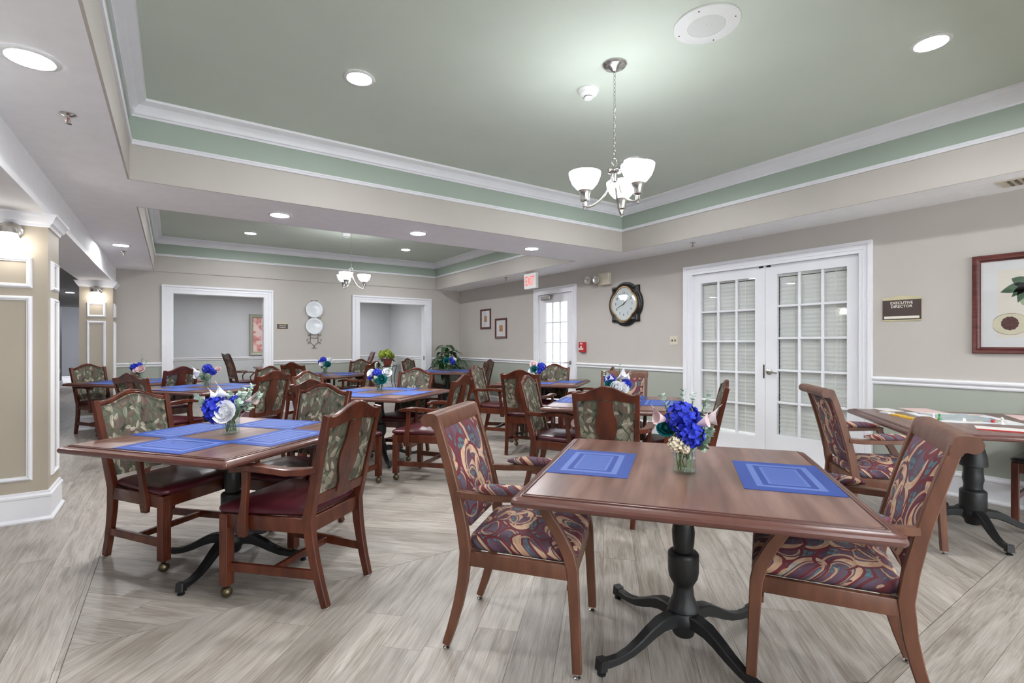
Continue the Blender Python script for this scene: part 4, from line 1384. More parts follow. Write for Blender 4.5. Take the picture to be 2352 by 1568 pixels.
B7 = [('hyd', 'blue', (.03, .225, .03), .055), ('hyd', 'blue', (.09, .19, .02), .042), ('calla', 'petal_white', (-.075, .19, .03), .12), ('rose', 'petal_white', (-.085, .15, .04), .05), ('rose', 'petal_pink', (.14, .215, .0), .035), ('sprig', '', (-.01, .29, .0), .022), ('sprig', '', (.0, .19, .06), .026), ('sprig', '', (.06, .15, .05), .022), ('sprig', '', (-.03, .14, .06), .026)]
B8 = [('hyd', 'blue', (-.04, .19, .03), .055), ('hyd', 'blue', (.02, .215, .02), .045), ('rose', 'petal_pink', (.06, .17, .05), .055), ('rose', 'petal_pink', (.0, .15, .07), .035), ('sprig', '', (.04, .36, .0), .018), ('sprig', '', (-.13, .26, .0), .018), ('sprig', '', (.13, .31, .0), .018), ('sprig', '', (-.08, .13, .04), .028)]
B9 = [('hyd', 'blue', (-.02, .235, .02), .06), ('hyd', 'blue', (-.07, .20, .0), .045), ('rose', 'petal_white', (-.03, .18, .06), .048), ('rose', 'petal_white', (.075, .235, .0), .05), ('rose', 'teal', (.065, .165, .05), .055), ('sprig', '', (-.14, .28, .0), .018), ('sprig', '', (.13, .29, .0), .018), ('sprig', '', (.01, .2, .08), .026), ('sprig', '', (-.05, .12, .06), .028), ('sprig', '', (.03, .12, .07), .028)]
B10 = [('rose', 'teal', (-.06, .20, .03), .06), ('hyd', 'blue', (.07, .17, .04), .05), ('hyd', 'blue', (.04, .225, .0), .04), ('rose', 'petal_white', (.095, .215, .0), .04), ('sprig', '', (-.1, .28, .0), .016), ('sprig', '', (.0, .28, .0), .018), ('sprig', '', (.0, .14, .06), .026)]
for k, x, y, sp, sd, tn, bl in (('T1', 1.745, 1.295, B1, 3, 'nearest foreground table', 'bouquet of royal blue hydrangea, pink callas and eucalyptus on the nearest table'),
                               ('T2', .285, 3.36, B2, 5, 'left white-rose table', 'bouquet with a big white rose and blue hydrangea on the left table'),
                               ('T4', 3.40, 3.26, B4, 7, 'table behind the nearest table', 'bouquet of white callas and roses behind the foreground armchair back'),
                               ('T5', 4.30, 5.66, B5, 9, 'exit door table', 'bouquet of blue, teal and pink blooms left of the exit door'),
                               ('T6', 1.905, 5.42, B6, 11, 'middle table', 'bouquet with teal rose in front and white roses on the middle table'),
                               ('T7', .34, 7.14, B7, 13, 'table behind the left table', 'bouquet of blue hydrangeas with a white calla on the table behind the left table'),
                               ('T8', -.40, 8.93, B8, 15, 'table beside the far column', 'blue and pale pink bouquet near the far column'),
                               ('T9', 2.215, 9.10, B9, 17, 'table under the wall plates', 'blue, white and teal bouquet below the two wall plates'),
                               ('T10', 4.50, 8.78, B10, 19, 'table before the corner plant', 'small teal and blue bouquet in front of the corner plant')):
    vase_and_bouquet(k, x, y, sp, 'clear glass cylinder vase holding stems on the ' + tn, bl, seed=sd)

# ------------------------------------------------------------------ board game on the right table
ZB = .7403
g = empty('game_board', (4.62, 1.12, ZB), ROT + radians(0)); tag(g, 'open pale board game board lying on the right table', 'board game')
MB().box(-.25, .25, -.25, .25, 0, .004).build('board', M['board'], g, smooth=0)
MB().box(-.165, .165, -.165, .165, .004, .0046).build('centre_panel', basic('grey board centre', (168, 180, 184), .4, var=.2, scale=14), g, smooth=0)
sq = MB()
cols_ = ['mat_board', 'pink_paper', 'red', 'yellow', 'blue', 'teal', 'board', 'paper']
sqm = [M[c] for c in cols_]
for i in range(9):
    for s in range(4):
        a = s * pi / 2
        u = -.205 + i * .041 + .02
        sq.cur = 0
        def rp(px, py): return (px * cos(a) - py * sin(a), px * sin(a) + py * cos(a))
        q = [rp(u - .019, -.246), rp(u + .019, -.246), rp(u + .019, -.17), rp(u - .019, -.17)]
        sq.prism(q, .004, .0048)
        sq.cur = (i + 2 * s) % len(cols_)
        q = [rp(u - .019, -.186), rp(u + .019, -.186), rp(u + .019, -.17), rp(u - .019, -.17)]
        sq.prism(q, .0048, .0052)
sq.build('track_squares', sqm, g, smooth=0)


def flat_thing(nm, x, y, w_, d_, h, rz, mat, lb, cat, group=None, z=ZB, bevel=0):
    o = MB().box(-w_ / 2, w_ / 2, -d_ / 2, d_ / 2, 0, h).build(nm, mat, smooth=0, bevel=bevel, loc=(x, y, z))
    o.rotation_euler = (0, 0, rz); tag(o, lb, cat, group); return o


flat_thing('paper_sheet', 4.73, 1.60, .20, .13, .002, ROT + .2, M['paper'], 'printed sheet at the far left end of the game table', 'paper')
flat_thing('paper_sheet', 4.88, 1.40, .34, .2, .003, ROT + .1, M['pink_paper'], 'pink edged printed sheet beside the board near the wall', 'paper')
flat_thing('paper_sheet', 5.03, .84, .3, .2, .003, ROT - .2, M['pink_paper'], 'pink sheet on the right of the game board', 'paper')
bk = flat_thing('rule_booklet', 4.23, .80, .16, .30, .004, ROT - .35, M['paper'], 'white booklet with red edge at the front of the game table', 'booklet')
MB().box(-.083, -.078, -.15, .15, .0, .006).build('spine', M['red'], bk, smooth=0)
for i, (x, y, m, lb) in enumerate(((4.50, 1.52, 'mat_board', 'white card stack farthest left beside the board'), (4.41, 1.42, 'yellow', 'yellow card stack nearer the white cards'), (4.32, 1.32, 'yellow', 'yellow card stack nearest the purple chair back'), (4.29, 1.25, 'mat_board', 'small white card stack at the board corner'))):
    flat_thing('card_stack', x, y, .085, .055, .008, ROT + .35, M[m], lb, 'cards', 'card stacks')


def pawn(x, y, m, lb, s=1.0):
    o = MB().lathe([(.001, 0), (.011 * s, 0), (.011 * s, .004 * s), (.006 * s, .012 * s), (.004 * s, .024 * s), (.007 * s, .03 * s), (.007 * s, .034 * s), (.001, .04 * s)], 14).build('game_pawn', M[m], loc=(x, y, ZB + .0052))
    tag(o, lb, 'game piece', 'pawns')


def die(x, y, m, lb, rz):
    o = empty('die', (x, y, ZB + .0054), rz); tag(o, lb, 'dice', 'dice on the board')
    MB().box(-.009, .009, -.009, .009, 0, .018).build('cube_body', M[m], o, bevel=.002)
    pm = M['ink'] if m == 'white' else M['white']
    pp = MB()
    for a, b in ((-.004, -.004), (.004, .004), (.004, -.004), (-.004, .004)):
        pp.lathe([(.001, .0182), (.0014, .0182), (.0014, .0179)], 8, (a, b, 0))
        pp.box(a - .0012, a + .0012, -.0093, -.0089, .009 + b - .0012, .009 + b + .0012)
    pp.build('pips', pm, o, smooth=0)


pawn(4.36, 1.17, 'green_piece', 'green pawn on the game board', 1.1)
pawn(4.43, 1.22, 'white', 'small white pawn behind the green pawn', .8)
pawn(4.455, .875, 'white', 'tall white pawn on the right side of the game board', 1.2)
die(4.44, 1.06, 'white', 'white die in the middle of the game board', .4)
die(4.51, .93, 'red', 'red die near the right end of the game board', .9)

# ------------------------------------------------------------------ ceiling fixtures
def downlight(x, y, z, lb):
    r = empty('downlight', (x, y, z)); tag(r, lb, 'ceiling light', 'recessed downlights')
    MB().lathe([(.076, -.001), (.098, -.001), (.1, -.004), (.095, -.008), (.08, -.010), (.076, -.006)], 32, cap0=False, cap1=False).build('trim_ring', M['white'], r)
    MB().lathe([(.001, -.004), (.077, -.004), (.077, -.0005), (.001, -.0005)], 32).build('lens', M['lens'], r)


for x, y, z, lb in ((1.02, 3.29, ZT, 'downlight in the green tray above the left of the near dining area'), (3.64, 3.29, ZT, 'downlight in the green tray just behind the chandelier bowls'),
                    (3.66, 1.02, ZT, 'downlight in the green tray at the upper right'), (1.02, 1.02, ZT, 'downlight in the green tray above the camera'),
                    (-.49, 2.84, ZC, 'large bright downlight at the upper left corner'), (-.515, 7.60, ZC, 'downlight beside the beam near the far column'),
                    (.817, 5.0, ZC, 'leftmost downlight in the soffit between the two trays'), (2.18, 4.99, ZC, 'middle downlight in the soffit between the two trays'), (3.70, 4.99, ZC, 'rightmost downlight in the soffit between the two trays'),
                    (1.02, 8.88, ZT, 'far left downlight in the small tray'), (3.60, 8.81, ZT, 'far right downlight in the small tray'), (1.02, 6.55, ZT, 'near left downlight in the small tray hidden by the soffit'), (3.60, 6.55, ZT, 'near right downlight in the small tray hidden by the soffit'),
                    (-1.97, 15.3, ZC, 'downlight in the dim hall between the columns'), (-1.9, 6.5, ZC, 'added unseen fill lamp in the hall left of the beam'), (-2.0, 19.6, ZC, 'added unseen fill lamp at the far end of the hall'), (-1.9, 0.5, ZC, 'added unseen fill lamp in the hall behind the camera'),  # first is the hall's own lamp, the other three are added fill
                    (.8, -1.6, ZC, 'downlight behind the camera on the left'), (3.6, -1.6, ZC, 'downlight behind the camera on the right'),
                    (1.3, 11.9, ZC, 'downlight hidden inside the private dining room on the left'), (3.6, 11.9, ZC, 'downlight hidden inside the private dining room on the right'), (2.45, 11.2, ZC, 'added unseen fill lamp in the private dining room over the near middle')):  # the near middle lamp is added to brighten this room
    downlight(x, y, z, lb)


def chandelier(x, y, lb, rot):
    r = empty('chandelier', (x, y, ZT)); tag(r, lb, 'chandelier', 'three bowl nickel chandeliers')
    nk = M['nickel']
    MB().lathe([(.001, 0), (.075, 0), (.076, -.008), (.068, -.016), (.062, -.017), (.05, -.024), (.03, -.032), (.02, -.044), (.008, -.05), (.001, -.05)], 28).build('canopy', nk, r)
    ch = MB()
    n = 22
    z0, z1 = -.05, -.59
    for k in range(n):
        zc = z0 + (z1 - z0) * (k + .5) / n
        h = (z0 - z1) / n * .62
        ring = []
        for j in range(9):
            a = 2 * pi * j / 8
            p = (cos(a) * .0075, 0, zc + sin(a) * h) if k % 2 == 0 else (0, cos(a) * .0075, zc + sin(a) * h)
            ring.append(p)
        ch.tube(ring, .0016, 4)
    ch.build('chain', nk, r)
    MB().tube([(.024 * cos(a), 0, -.615 + .024 * sin(a)) for a in [2 * pi * k / 16 for k in range(17)]], .003, 6).build('top_ring', nk, r)
    MB().lathe([(.001, -.635), (.008, -.637), (.01, -.65), (.042, -.656), (.044, -.664), (.036, -.668), (.042, -.674), (.042, -.682), (.02, -.69), (.016, -.74), (.001, -.745)], 20).build('body', nk, r)
    for k in range(3):
        a = rot + k * 2 * pi / 3
        d = Vector((cos(a), sin(a), 0))
        pts = []
        for t in range(11):
            q = t / 10
            rr = .018 + .172 * (1 - cos(q * pi / 2))** .9 if q < 1 else .19
            zz = -.69 - .215 * sin(q * pi / 2)
            pts.append(d * rr + Vector((0, 0, zz)))
        MB().tube(pts, .0065, 8).build('arm', nk, r)
        c = d * .19
        MB().lathe([(.001, -.925), (.008, -.922), (.009, -.905), (.014, -.90), (.013, -.88), (.012, -.872), (.028, -.864), (.03, -.83), (.038, -.806), (.042, -.80), (.02, -.798)], 18, (c.x, c.y, 0)).build('socket_cup', nk, r)
        MB().lathe([(.03, -.80), (.055, -.785), (.08, -.755), (.096, -.715), (.1, -.69), (.096, -.69), (.088, -.72), (.06, -.77), (.001, -.785)], 28, (c.x, c.y, 0), cap0=False).build('glass_bowl', M['bowl'], r, smooth=60)


chandelier(2.30, 2.225, 'nickel chandelier with three white glass bowls in the near tray', radians(150))
chandelier(2.27, 7.72, 'small distant nickel chandelier in the far tray', radians(110))

sp = empty('ceiling_speaker', (2.43, 1.66, ZT)); tag(sp, 'round white ceiling speaker with perforated grille', 'speaker')
MB().lathe([(.10, -.012), (.165, -.012), (.172, -.009), (.175, -.004), (.175, 0), (.10, 0)], 40, cap0=False, cap1=False).build('bezel', M['white'], sp)
gm = NT('perforated grille')
go = gm.obj()
gl_ = gm.n('ShaderNodeVectorMath', {'operation': 'LENGTH'}, i0=go).outputs['Value']
gm.set(gm.b, 'Base Color', gm.ramp(gm.math('FRACT', gm.math('MULTIPLY', gl_, 170.0)), [(0.35, lin((222, 225, 222))), (0.65, lin((190, 194, 190)))]))
gm.set(gm.b, 'Roughness', 0.5)
MB().lathe([(.001, -.010), (.098, -.010), (.10, -.012), (.10, -.004), (.001, -.004)], 40).build('grille', gm.m, sp)
for k in range(4):
    a = radians(20 + 90 * k)
    MB().lathe([(.001, -.014), (.004, -.014), (.004, -.011), (.001, -.011)], 8, (.15 * cos(a), .15 * sin(a), 0)).build('screw', M['ink'], sp)


def smoke(x, y, lb):
    r = empty('smoke_detector', (x, y, ZT)); tag(r, lb, 'smoke detector', 'tray smoke detectors')
    MB().lathe([(.001, 0), (.075, 0), (.075, -.012), (.066, -.02), (.06, -.036), (.045, -.046), (.036, -.048), (.001, -.048)], 28).build('base', M['white'], r)
    MB().lathe([(.026, -.048), (.026, -.054)], 20, cap0=False, cap1=False).build('vent_gap', M['ink'], r)
    MB().lathe([(.001, -.054), (.030, -.054), (.031, -.06), (.026, -.066), (.001, -.067)], 22).build('cap', M['white'], r)


smoke(2.38, 2.55, 'white smoke detector left of the near chandelier')
smoke(2.29, 8.05, 'small white smoke detector beside the far chandelier chain')


def sprinkler(x, y, lb):
    r = empty('sprinkler_head', (x, y, ZC)); tag(r, lb, 'sprinkler', 'ceiling sprinkler heads')
    MB().lathe([(.001, 0), (.034, 0), (.035, -.004), (.024, -.009), (.012, -.012), (.001, -.012)], 18).build('escutcheon', M['chrome'], r)
    b = MB().lathe([(.001, -.012), (.008, -.012), (.008, -.022), (.001, -.022)], 10)
    b.tube([(-.007, 0, -.02), (-.011, 0, -.032), (-.004, 0, -.046)], .0022, 5).tube([(.007, 0, -.02), (.011, 0, -.032), (.004, 0, -.046)], .0022, 5)
    b.build('frame', M['chrome'], r)
    MB().tube([(0, 0, -.022), (0, 0, -.044)], .0022, 6).build('bulb', M['red'], r)
    MB().lathe([(.001, -.046), (.016, -.047), (.016, -.049), (.001, -.05)], 14).build('deflector', M['chrome'], r)


for x, y, lb in ((-.45, 3.43, 'chrome sprinkler head below the large upper left downlight'), (-.52, 8.10, 'sprinkler head beyond the downlight near the far column'), (5.06, 3.64, 'sprinkler head above the french doors'), (4.95, 7.45, 'small sprinkler head left of the exit sign')):
    sprinkler(x, y, lb)
v = empty('air_vent', (5.12, .82, ZC)); tag(v, 'cream ceiling air vent at the right edge of the picture', 'vent')
MB().box(-.11, .11, -.2, .2, -.006, 0).build('frame', M['cream_plastic'], v, smooth=0)
for k in range(8):
    MB().box(-.08, .08, -.15 + k * .04, -.135 + k * .04, -.012, -.005).build('louvre', M['brass'], v, smooth=0)

# exit sign
e = empty('exit_sign'); tag(e, 'white EXIT sign with red letters hanging from the ceiling', 'exit sign')
on_right(e, 6.62, 2.31, 4.87)
MB().box(-.165, .165, -.13, .125, -.055, 0).build('housing', M['white'], e, bevel=.004)
MB().box(-.09, .09, .125, .15, -.06, .005).build('canopy', M['cream_plastic'], e, smooth=0)
text_mesh('lettering', 'EXIT', .17, M['exit_red'], e, (0, -.012, .001), bold=.0015).scale = (.72, 1.3, 1)

# ------------------------------------------------------------------ wall things
# clock
def clock():
    r = empty('wall_clock'); tag(r, 'large black quatrefoil wall clock with gold rim and pale dial', 'clock')
    on_right(r, 4.99, 1.84)

    def outline(sc, sq, n=112):
        pts = []
        for k in range(n):
            a = 2 * pi * k / n
            c, s = abs(cos(a)), abs(sin(a))
            rs = sq / max(c, s)
            best = rs if sq else 0
            for d in (c, s):
                # ray against a circle of radius .20 centred .114 out along the axis
                cc, rr = (.06, .255) if sq else (.098, .212)
                b = cc * d; q = cc ** 2 - rr ** 2
                best = max(best, b + sqrt(max(0, b * b - q)))
            pts.append((best * sc * cos(a), best * sc * sin(a)))
        return pts

    def ringed(nm, layers, mat):
        rg = [[(x, y, h) for x, y in outline(sc, sq)] for sc, sq, h in layers]
        MB().rings(rg, False, True).build(nm, mat, r, smooth=40)
    ringed('outer_frame', [(1, .256, 0), (1, .256, .03), (.97, .256, .036), (.93, .256, .036), (.91, .256, .05), (.86, .256, .058), (.80, .256, .05)], M['black_paint'])
    ringed('gold_rim', [(.83, 0, .045), (.82, 0, .064), (.78, 0, .066), (.745, 0, .056)], M['gold'])
    ringed('dial', [(.75, 0, .05), (.748, 0, .0565)], M['dial'])
    for h in range(1, 13):
        a = pi / 2 - h * pi / 6
        text_mesh('numeral', str(h), .05, M['ink'], r, (.155 * cos(a), .155 * sin(a), .0575))
    for nm, ang, L, wd in (('hour_hand', pi / 2 - 2 * pi * (1.7 / 12), .10, .007), ('minute_hand', pi / 2 - 2 * pi * (41 / 60), .15, .004)):
        d = Vector((cos(ang), sin(ang), 0)); s = Vector((-sin(ang), cos(ang), 0))
        q = [d * -.03 - s * wd * .5, d * (L * .62) - s * wd, d * L, d * (L * .62) + s * wd, d * -.03 + s * wd * .5]
        MB().prism([(p.x, p.y) for p in q], .059, .061).build(nm, M['ink'], r, smooth=0)
    MB().lathe([(.001, .064), (.009, .062), (.009, .058)], 12).build('hub', M['ink'], r)
    MB().rings([[(x, y, .0655) for x, y in outline(.75, 0)], [(x, y, .0665) for x, y in outline(.75, 0)]]).build('glass', M['pic_glass'], r, smooth=0)


clock()


def picture(w_, h_, fw, fmat, inner, lb, nm='framed_picture', depth=.03, glass_=True, matw=0.0, art=None, artsz=None):
    r = empty(nm); tag(r, lb, 'picture')
    prof = [(0, 0), (0, depth * .7), (fw * .15, depth), (fw * .5, depth * .8), (fw * .7, depth * .85), (fw * .9, depth * .5), (fw, depth * .45), (fw, 0)]
    rg = []
    for sx, sy in ((-1, -1), (1, -1), (1, 1), (-1, 1)):
        rg.append([(sx * (w_ / 2 - o), sy * (h_ / 2 - o), z) for o, z in prof])
    rg.append(rg[0])
    MB().rings(rg, False, False).build('frame', fmat, r, smooth=30)
    MB().box(-w_ / 2 + fw, w_ / 2 - fw, -h_ / 2 + fw, h_ / 2 - fw, 0, .006).build('mount', inner, r, smooth=0)
    if art:
        MB().box(-artsz[0] / 2, artsz[0] / 2, -artsz[1] / 2, artsz[1] / 2, .006, .0068).build('print', art, r, smooth=0)
    if glass_:
        MB().box(-w_ / 2 + fw, w_ / 2 - fw, -h_ / 2 + fw, h_ / 2 - fw, .0095, .0105).build('glazing', M['pic_glass'], r, smooth=0)
    return r


art = NT('abstract gold and red print')
art.set(art.b, 'Base Color', art.ramp(art.noise(art.obj(), 30, 3, .6, 1), [(.35, lin((60, 40, 40))), (.48, lin((200, 160, 70))), (.6, lin((150, 60, 60))), (.75, lin((110, 110, 70)))]))
on_right(picture(.405, .415, .04, M['frame_red'], M['mat_board'], 'small red-brown framed print, the upper left of two on the right wall', art=art.m, artsz=(.11, .13), depth=.025), 8.88, 1.785, XR)
on_right(picture(.415, .40, .04, M['frame_red'], M['mat_board'], 'small red-brown framed print, the lower right of two on the right wall', art=art.m, artsz=(.12, .13), depth=.025), 8.295, 1.575, XR)
# botanical print at the right edge
bp = picture(.80, .785, .052, M['frame_red'], M['mat_board'], 'large botanical fruit print in a red-brown frame at the right edge', art=M['cream'], artsz=(.50, .53), depth=.035)
on_right(bp, .835, 1.583)
fr = MB()
fr.prism([(-.175 + .11 * cos(a) * (1 + .03 * cos(3 * a)), -.16 + .085 * sin(a)) for a in [2 * pi * k / 28 for k in range(28)]], .0068, .0072)
fr.build('fruit_rim', basic('pale brown print ink', (132, 104, 84), .7), bp, smooth=0)
MB().prism([(-.175 + .107 * cos(a), -.16 + .082 * sin(a)) for a in [2 * pi * k / 28 for k in range(28)]], .0068, .0076).build('fruit_flesh', basic('pale flesh print ink', (214, 208, 182), .7, var=.05), bp, smooth=0)
MB().prism([(-.18 + (.05 + .002 * cos(13 * a)) * cos(a), -.155 + (.053 + .002 * sin(11 * a)) * sin(a)) for a in [2 * pi * k / 60 for k in range(60)]], .0076, .0082).build('fruit_core', basic('plum print ink', (92, 60, 56), .7, var=.3, scale=80), bp, smooth=0)
lf = MB()
for a0_, L, wd in ((200, .16, .035), (228, .13, .026), (250, .15, .03), (300, .15, .03), (150, .1, .04), (340, .16, .04), (60, .1, .03)):
    a = radians(a0_)
    d = Vector((cos(a), sin(a))); s = Vector((-sin(a), cos(a)))
    c = Vector((-.085, .145))
    q = [c + d * (L * t) + s * (wd * sin(pi * t ** .8) * sg) for sg, ts in ((1, [0, .15, .3, .45, .6, .75, .9, 1]), (-1, [.9, .75, .6, .45, .3, .15])) for t in ts]
    lf.prism([(p.x, p.y) for p in q], .0068, .0074)
lf.build('printed_leaves', basic('grey green print ink', (72, 98, 76), .7, var=.35, scale=30), bp, smooth=0)
MB().prism([(-.10 + .03 * cos(a), .05 + .07 * sin(a)) for a in [2 * pi * k / 20 for k in range(20)]], .0066, .0071).build('printed_bud', basic('pale green print ink', (158, 170, 140), .7, var=.2, scale=30), bp, smooth=0)

# painting in the private dining room
pk = NT('pink peony painting')
pk.set(pk.b, 'Base Color', pk.ramp(pk.noise(pk.obj(), 5, 4, .55, 1.2), [(.3, lin((164, 146, 122))), (.38, lin((206, 128, 126))), (.46, lin((226, 172, 168))), (.55, lin((236, 214, 208))), (.66, lin((228, 206, 200))), (.78, lin((204, 188, 150)))]))
on_back(picture(.78, .98, .085, M['silver_frame'], pk.m, 'pink peony painting in a wide silver frame in the private dining room', nm='framed_painting', depth=.05, glass_=False), 1.90, 1.485, 13.4)

# signs
s1 = empty('door_sign'); tag(s1, 'brown EXECUTIVE DIRECTOR plaque right of the french doors', 'sign'); on_right(s1, 1.713, 1.585)
MB().prism([(-.145, -.112), (.145, -.112), (.145, .098), (.05, .112), (-.02, .114), (-.145, .098)], 0, .006).build('backing', M['plaque_trim'], s1, smooth=0)
MB().box(-.143, .143, -.098, .078, .006, .011).build('face', M['plaque'], s1, smooth=0)
MB().box(-.13, .13, -.09, -.068, .011, .0125).build('name_slot', M['cream'], s1, smooth=0)
text_mesh('lettering', 'EXECUTIVE', .033, M['cream'], s1, (0, .05, .0115), bold=.0004)
text_mesh('lettering', 'DIRECTOR', .033, M['cream'], s1, (0, .018, .0115), bold=.0004)
s2 = empty('room_sign'); tag(s2, 'small brown PRIVATE DINING plaque right of the first opening', 'sign'); on_back(s2, 1.685, 1.588)
MB().box(-.095, .095, -.058, .062, 0, .006).build('backing', M['plaque_trim'], s2, smooth=0)
MB().box(-.093, .093, -.044, .046, .006, .011).build('face', M['plaque'], s2, smooth=0)
text_mesh('lettering', 'PRIVATE', .03, M['cream'], s2, (0, .019, .0115), bold=.0004)
text_mesh('lettering', 'DINING', .03, M['cream'], s2, (0, -.016, .0115), bold=.0004)

# emergency light
el = empty('emergency_light'); tag(el, 'cream emergency light with two lamp heads left of the clock', 'emergency light'); on_right(el, 5.48, 2.24)
MB().box(-.02, .20, -.09, .09, 0, .07).build('housing', M['cream_plastic'], el, bevel=.008)
for x, y in ((-.02, 0), (-.21, .01)):
    h = MB().lathe([(.001, .05), (.03, .055), (.06, .09), (.07, .12), (.066, .125)], 20, (x, y, 0), cap1=False).build('lamp_head', M['cream_plastic'], el)
    MB().lathe([(.001, .118), (.06, .122), (.062, .112), (.001, .1)], 20, (x, y, 0)).build('lens', M['lamp_glass'], h)
MB().tube([(-.21, .01, .06), (-.1, .01, .035), (0, 0, .035)], .012, 8).build('bracket', M['cream_plastic'], el)

# fire alarm
fa = empty('fire_alarm'); tag(fa, 'red fire alarm pull station right of the exit door', 'fire alarm'); on_right(fa, 5.895, 1.218)
MB().box(-.065, .065, -.085, .08, 0, .05).build('housing', M['red'], fa, bevel=.006)
MB().box(-.045, .045, -.045, -.015, .05, .062).box(-.012, .012, -.045, .02, .05, .056).build('pull_handle', M['white'], fa, smooth=0)
text_mesh('lettering', 'FIRE', .034, M['white'], fa, (0, .05, .051), bold=.0008)
text_mesh('lettering', 'PULL', .022, M['red'], fa, (0, -.03, .0625), bold=.0006)

# light switch
ls = empty('light_switch'); tag(ls, 'cream double light switch plate left of the french doors', 'switch'); on_right(ls, 4.165, 1.312)
MB().box(-.062, .062, -.06, .06, 0, .006).build('plate', M['cream_plastic'], ls, bevel=.003)
for x in (-.023, .023):
    MB().box(x - .005, x + .005, -.012, .012, .006, .016).build('toggle', M['brass'], ls, smooth=0)
# outlet in the hall
ol = empty('wall_outlet'); tag(ol, 'small white outlet plate on the left hall wall', 'outlet'); ol.location = (-2.65, 18.9, .5)
MB().box(0, .006, -.04, .04, -.06, .06).build('plate', M['white'], ol, smooth=0)
MB().box(.006, .008, -.02, .02, .01, .04).box(.006, .008, -.02, .02, -.04, -.01).build('socket', M['cream_plastic'], ol, smooth=0)

# plates on a wire rack
pr = empty('plate_rack'); tag(pr, 'scrolled wire plate rack hanging on the back wall', 'plate rack'); on_back(pr, 2.245, 1.60)
wr = MB()
for s in (-1, 1):
    wr.tube([(s * .012, .49, .012), (s * .03, .50, .012), (s * .055, .495, .012), (s * .055, .475, .012), (s * .04, .475, .012)], .004, 5, sm=5)
    wr.tube([(s * .012, .49, .012), (s * .08, .40, .01), (s * .075, .1, .008), (s * .07, -.26, .01), (s * .075, -.29, .012), (s * .10, -.30, .012), (s * .13, -.28, .012), (s * .13, -.25, .012), (s * .105, -.25, .012)], .004, 5, sm=5)
    wr.tube([(s * .12, -.33, .012), (s * .08, -.31, .012), (s * .02, -.35, .012), (0, -.39, .012), (s * .03, -.42, .012), (s * .05, -.41, .012)], .004, 5, sm=5)
    for zz in (.17, -.15):
        wr.tube([(s * .075, zz, .008), (s * .09, zz - .03, .03), (s * .11, zz - .02, .05), (s * .115, zz + .01, .05)], .004, 5, sm=5)
wr.tube([(-.075, .1, .008), (.075, .1, .008)], .004, 5)
wr.tube([(-.072, -.22, .009), (.072, -.22, .009)], .004, 5)
wr.build('wire_frame', M['brass'], pr, smooth=60)
for z, lb in ((1.925, 'upper white round plate on the wall rack'), (1.607, 'lower white round plate on the wall rack')):
    p = MB().lathe([(.001, .018), (.09, .016), (.115, .022), (.155, .034), (.158, .037), (.155, .039), (.115, .028), (.09, .022), (.001, .024)], 40)
    o = p.build('plate', M['porcelain'], smooth=60); on_back(o, 2.245, z); tag(o, lb, 'plate', 'wall plates')

# ------------------------------------------------------------------ plants
def leaf_mesh(mb, c, d, L, W, droop):
    s = d.cross(UP)
    if s.length < .1: s = Vector((1, 0, 0))
    s.normalize()
    rows = []
    for k in range(5):
        t = k / 4
        p = c + d * (L * t) - UP * (droop * L * t * t)
        wd = W * (.12, .8, 1.0, .7, .03)[k]
        rows.append((p - s * wd + UP * wd * .25, p, p + s * wd + UP * wd * .25))
    vs = [q for r_ in rows for q in r_]
    mb.add(vs, [(k * 3 + i, k * 3 + i + 1, k * 3 + i + 4, k * 3 + i + 3) for k in range(4) for i in range(2)])


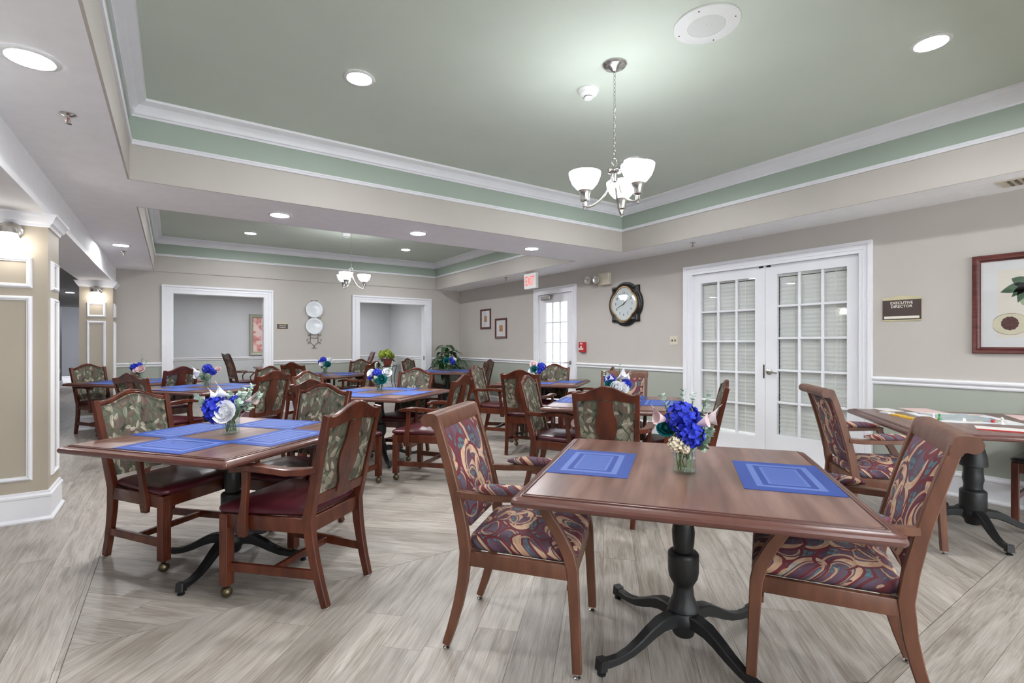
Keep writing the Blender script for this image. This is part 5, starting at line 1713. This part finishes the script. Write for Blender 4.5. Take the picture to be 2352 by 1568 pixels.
def corner_plant():
    rnd = random.Random(21)
    r = empty('potted_plant', (4.86, 9.60, 0)); tag(r, 'leafy dark green plant in a dark planter in the far corner', 'plant')
    MB().lathe([(.001, 0), (.15, 0), (.19, .35), (.2, .38), (.18, .38), (.17, .33), (.001, .33)], 24).build('planter', M['pot'], r)
    for i in range(120):
        a = rnd.uniform(0, 2 * pi); rad = rnd.uniform(.03, .34); top = rnd.uniform(.66, 1.05) - rad * .25
        if i < 30: rad *= .55; top = rnd.uniform(.95, 1.24)
        base = Vector((rnd.uniform(-.08, .08), rnd.uniform(-.08, .08), .33))
        end = Vector((cos(a) * rad, sin(a) * rad, top))
        mid = (base + end) / 2 + UP * .12
        if i % 3 == 0:
            MB().tube([base, mid, end], .006, 5, .003).build('stem', M['stem'], r)
        d = Vector((cos(a), sin(a), rnd.uniform(.1, .6))).normalized()
        L = rnd.uniform(.17, .25)
        tip = end + d * L
        over = max(tip.x - .46, tip.y - .37, 0.0)      # leaves bend away from the two walls
        if over:
            d = (d + Vector((-over * 3 if tip.x > .46 else 0, -over * 3 if tip.y > .37 else 0, .3))).normalized()
            end = Vector((min(end.x, .30), min(end.y, .22), end.z)); L = min(L, .16)
            if (end + d * L).x > .48 or (end + d * L).y > .38: L = .09
        mb = MB(); leaf_mesh(mb, end - d * .04, d, L, rnd.uniform(.045, .07), rnd.uniform(.5, 1.0))
        mb.build('leaf', M['leaf'], r, smooth=60)


corner_plant()
st = empty('plant_stand', (4.62, 12.55, 0)); tag(st, 'wrought wire plant stand in the private dining room', 'plant stand')
MB().box(-.2, .2, -.14, .14, .665, .675).build('shelf', M['iron'], st, smooth=0)
MB().tube([(-.2, -.14, .7), (.2, -.14, .7), (.2, .14, .7), (-.2, .14, .7), (-.2, -.14, .7)], .006, 6).build('rail', M['iron'], st)
for sx in (-1, 1):
    for sy in (-1, 1):
        MB().tube([(sx * .21, sy * .15, .70), (sx * .17, sy * .12, .55), (sx * .15, sy * .1, .35), (sx * .19, sy * .13, .12), (sx * .24, sy * .17, .0)], .008, 6, sm=4).build('leg', M['iron'], st)
MB().box(-.19, .19, -.13, .13, .12, .13).build('lower_shelf', M['iron'], st, smooth=0)
pt = empty('potted_hydrangea', (4.60, 12.55, .675)); tag(pt, 'lime hydrangeas in a square terracotta pot on the wire stand', 'plant')
MB().rings([[(s * x, s * y, z) for x, y in ((-1, -1), (1, -1), (1, 1), (-1, 1))] for s, z in ((.085, 0), (.115, .19), (.12, .2), (.105, .2), (.1, .17))]).build('pot', M['terracotta'], pt, smooth=0)
rr = random.Random(4)
for i, (x, y, z, R) in enumerate(((-.15, -.05, .30, .085), (0, -.1, .33, .10), (.13, -.02, .27, .08), (.05, .08, .36, .09), (-.08, .1, .34, .08))):
    hydrangea((x, y, z), R, M['lime'], pt, rr, 40, 'hydrangea')
for i in range(18):
    a = rr.uniform(0, 6.28)
    d = Vector((cos(a), sin(a), rr.uniform(-.2, .9))).normalized()
    mb = MB(); leaf_mesh(mb, Vector((0, 0, .2)) + d * .06, d, .2, .035, .4); mb.build('leaf', M['dark_leaf'], pt, smooth=60)
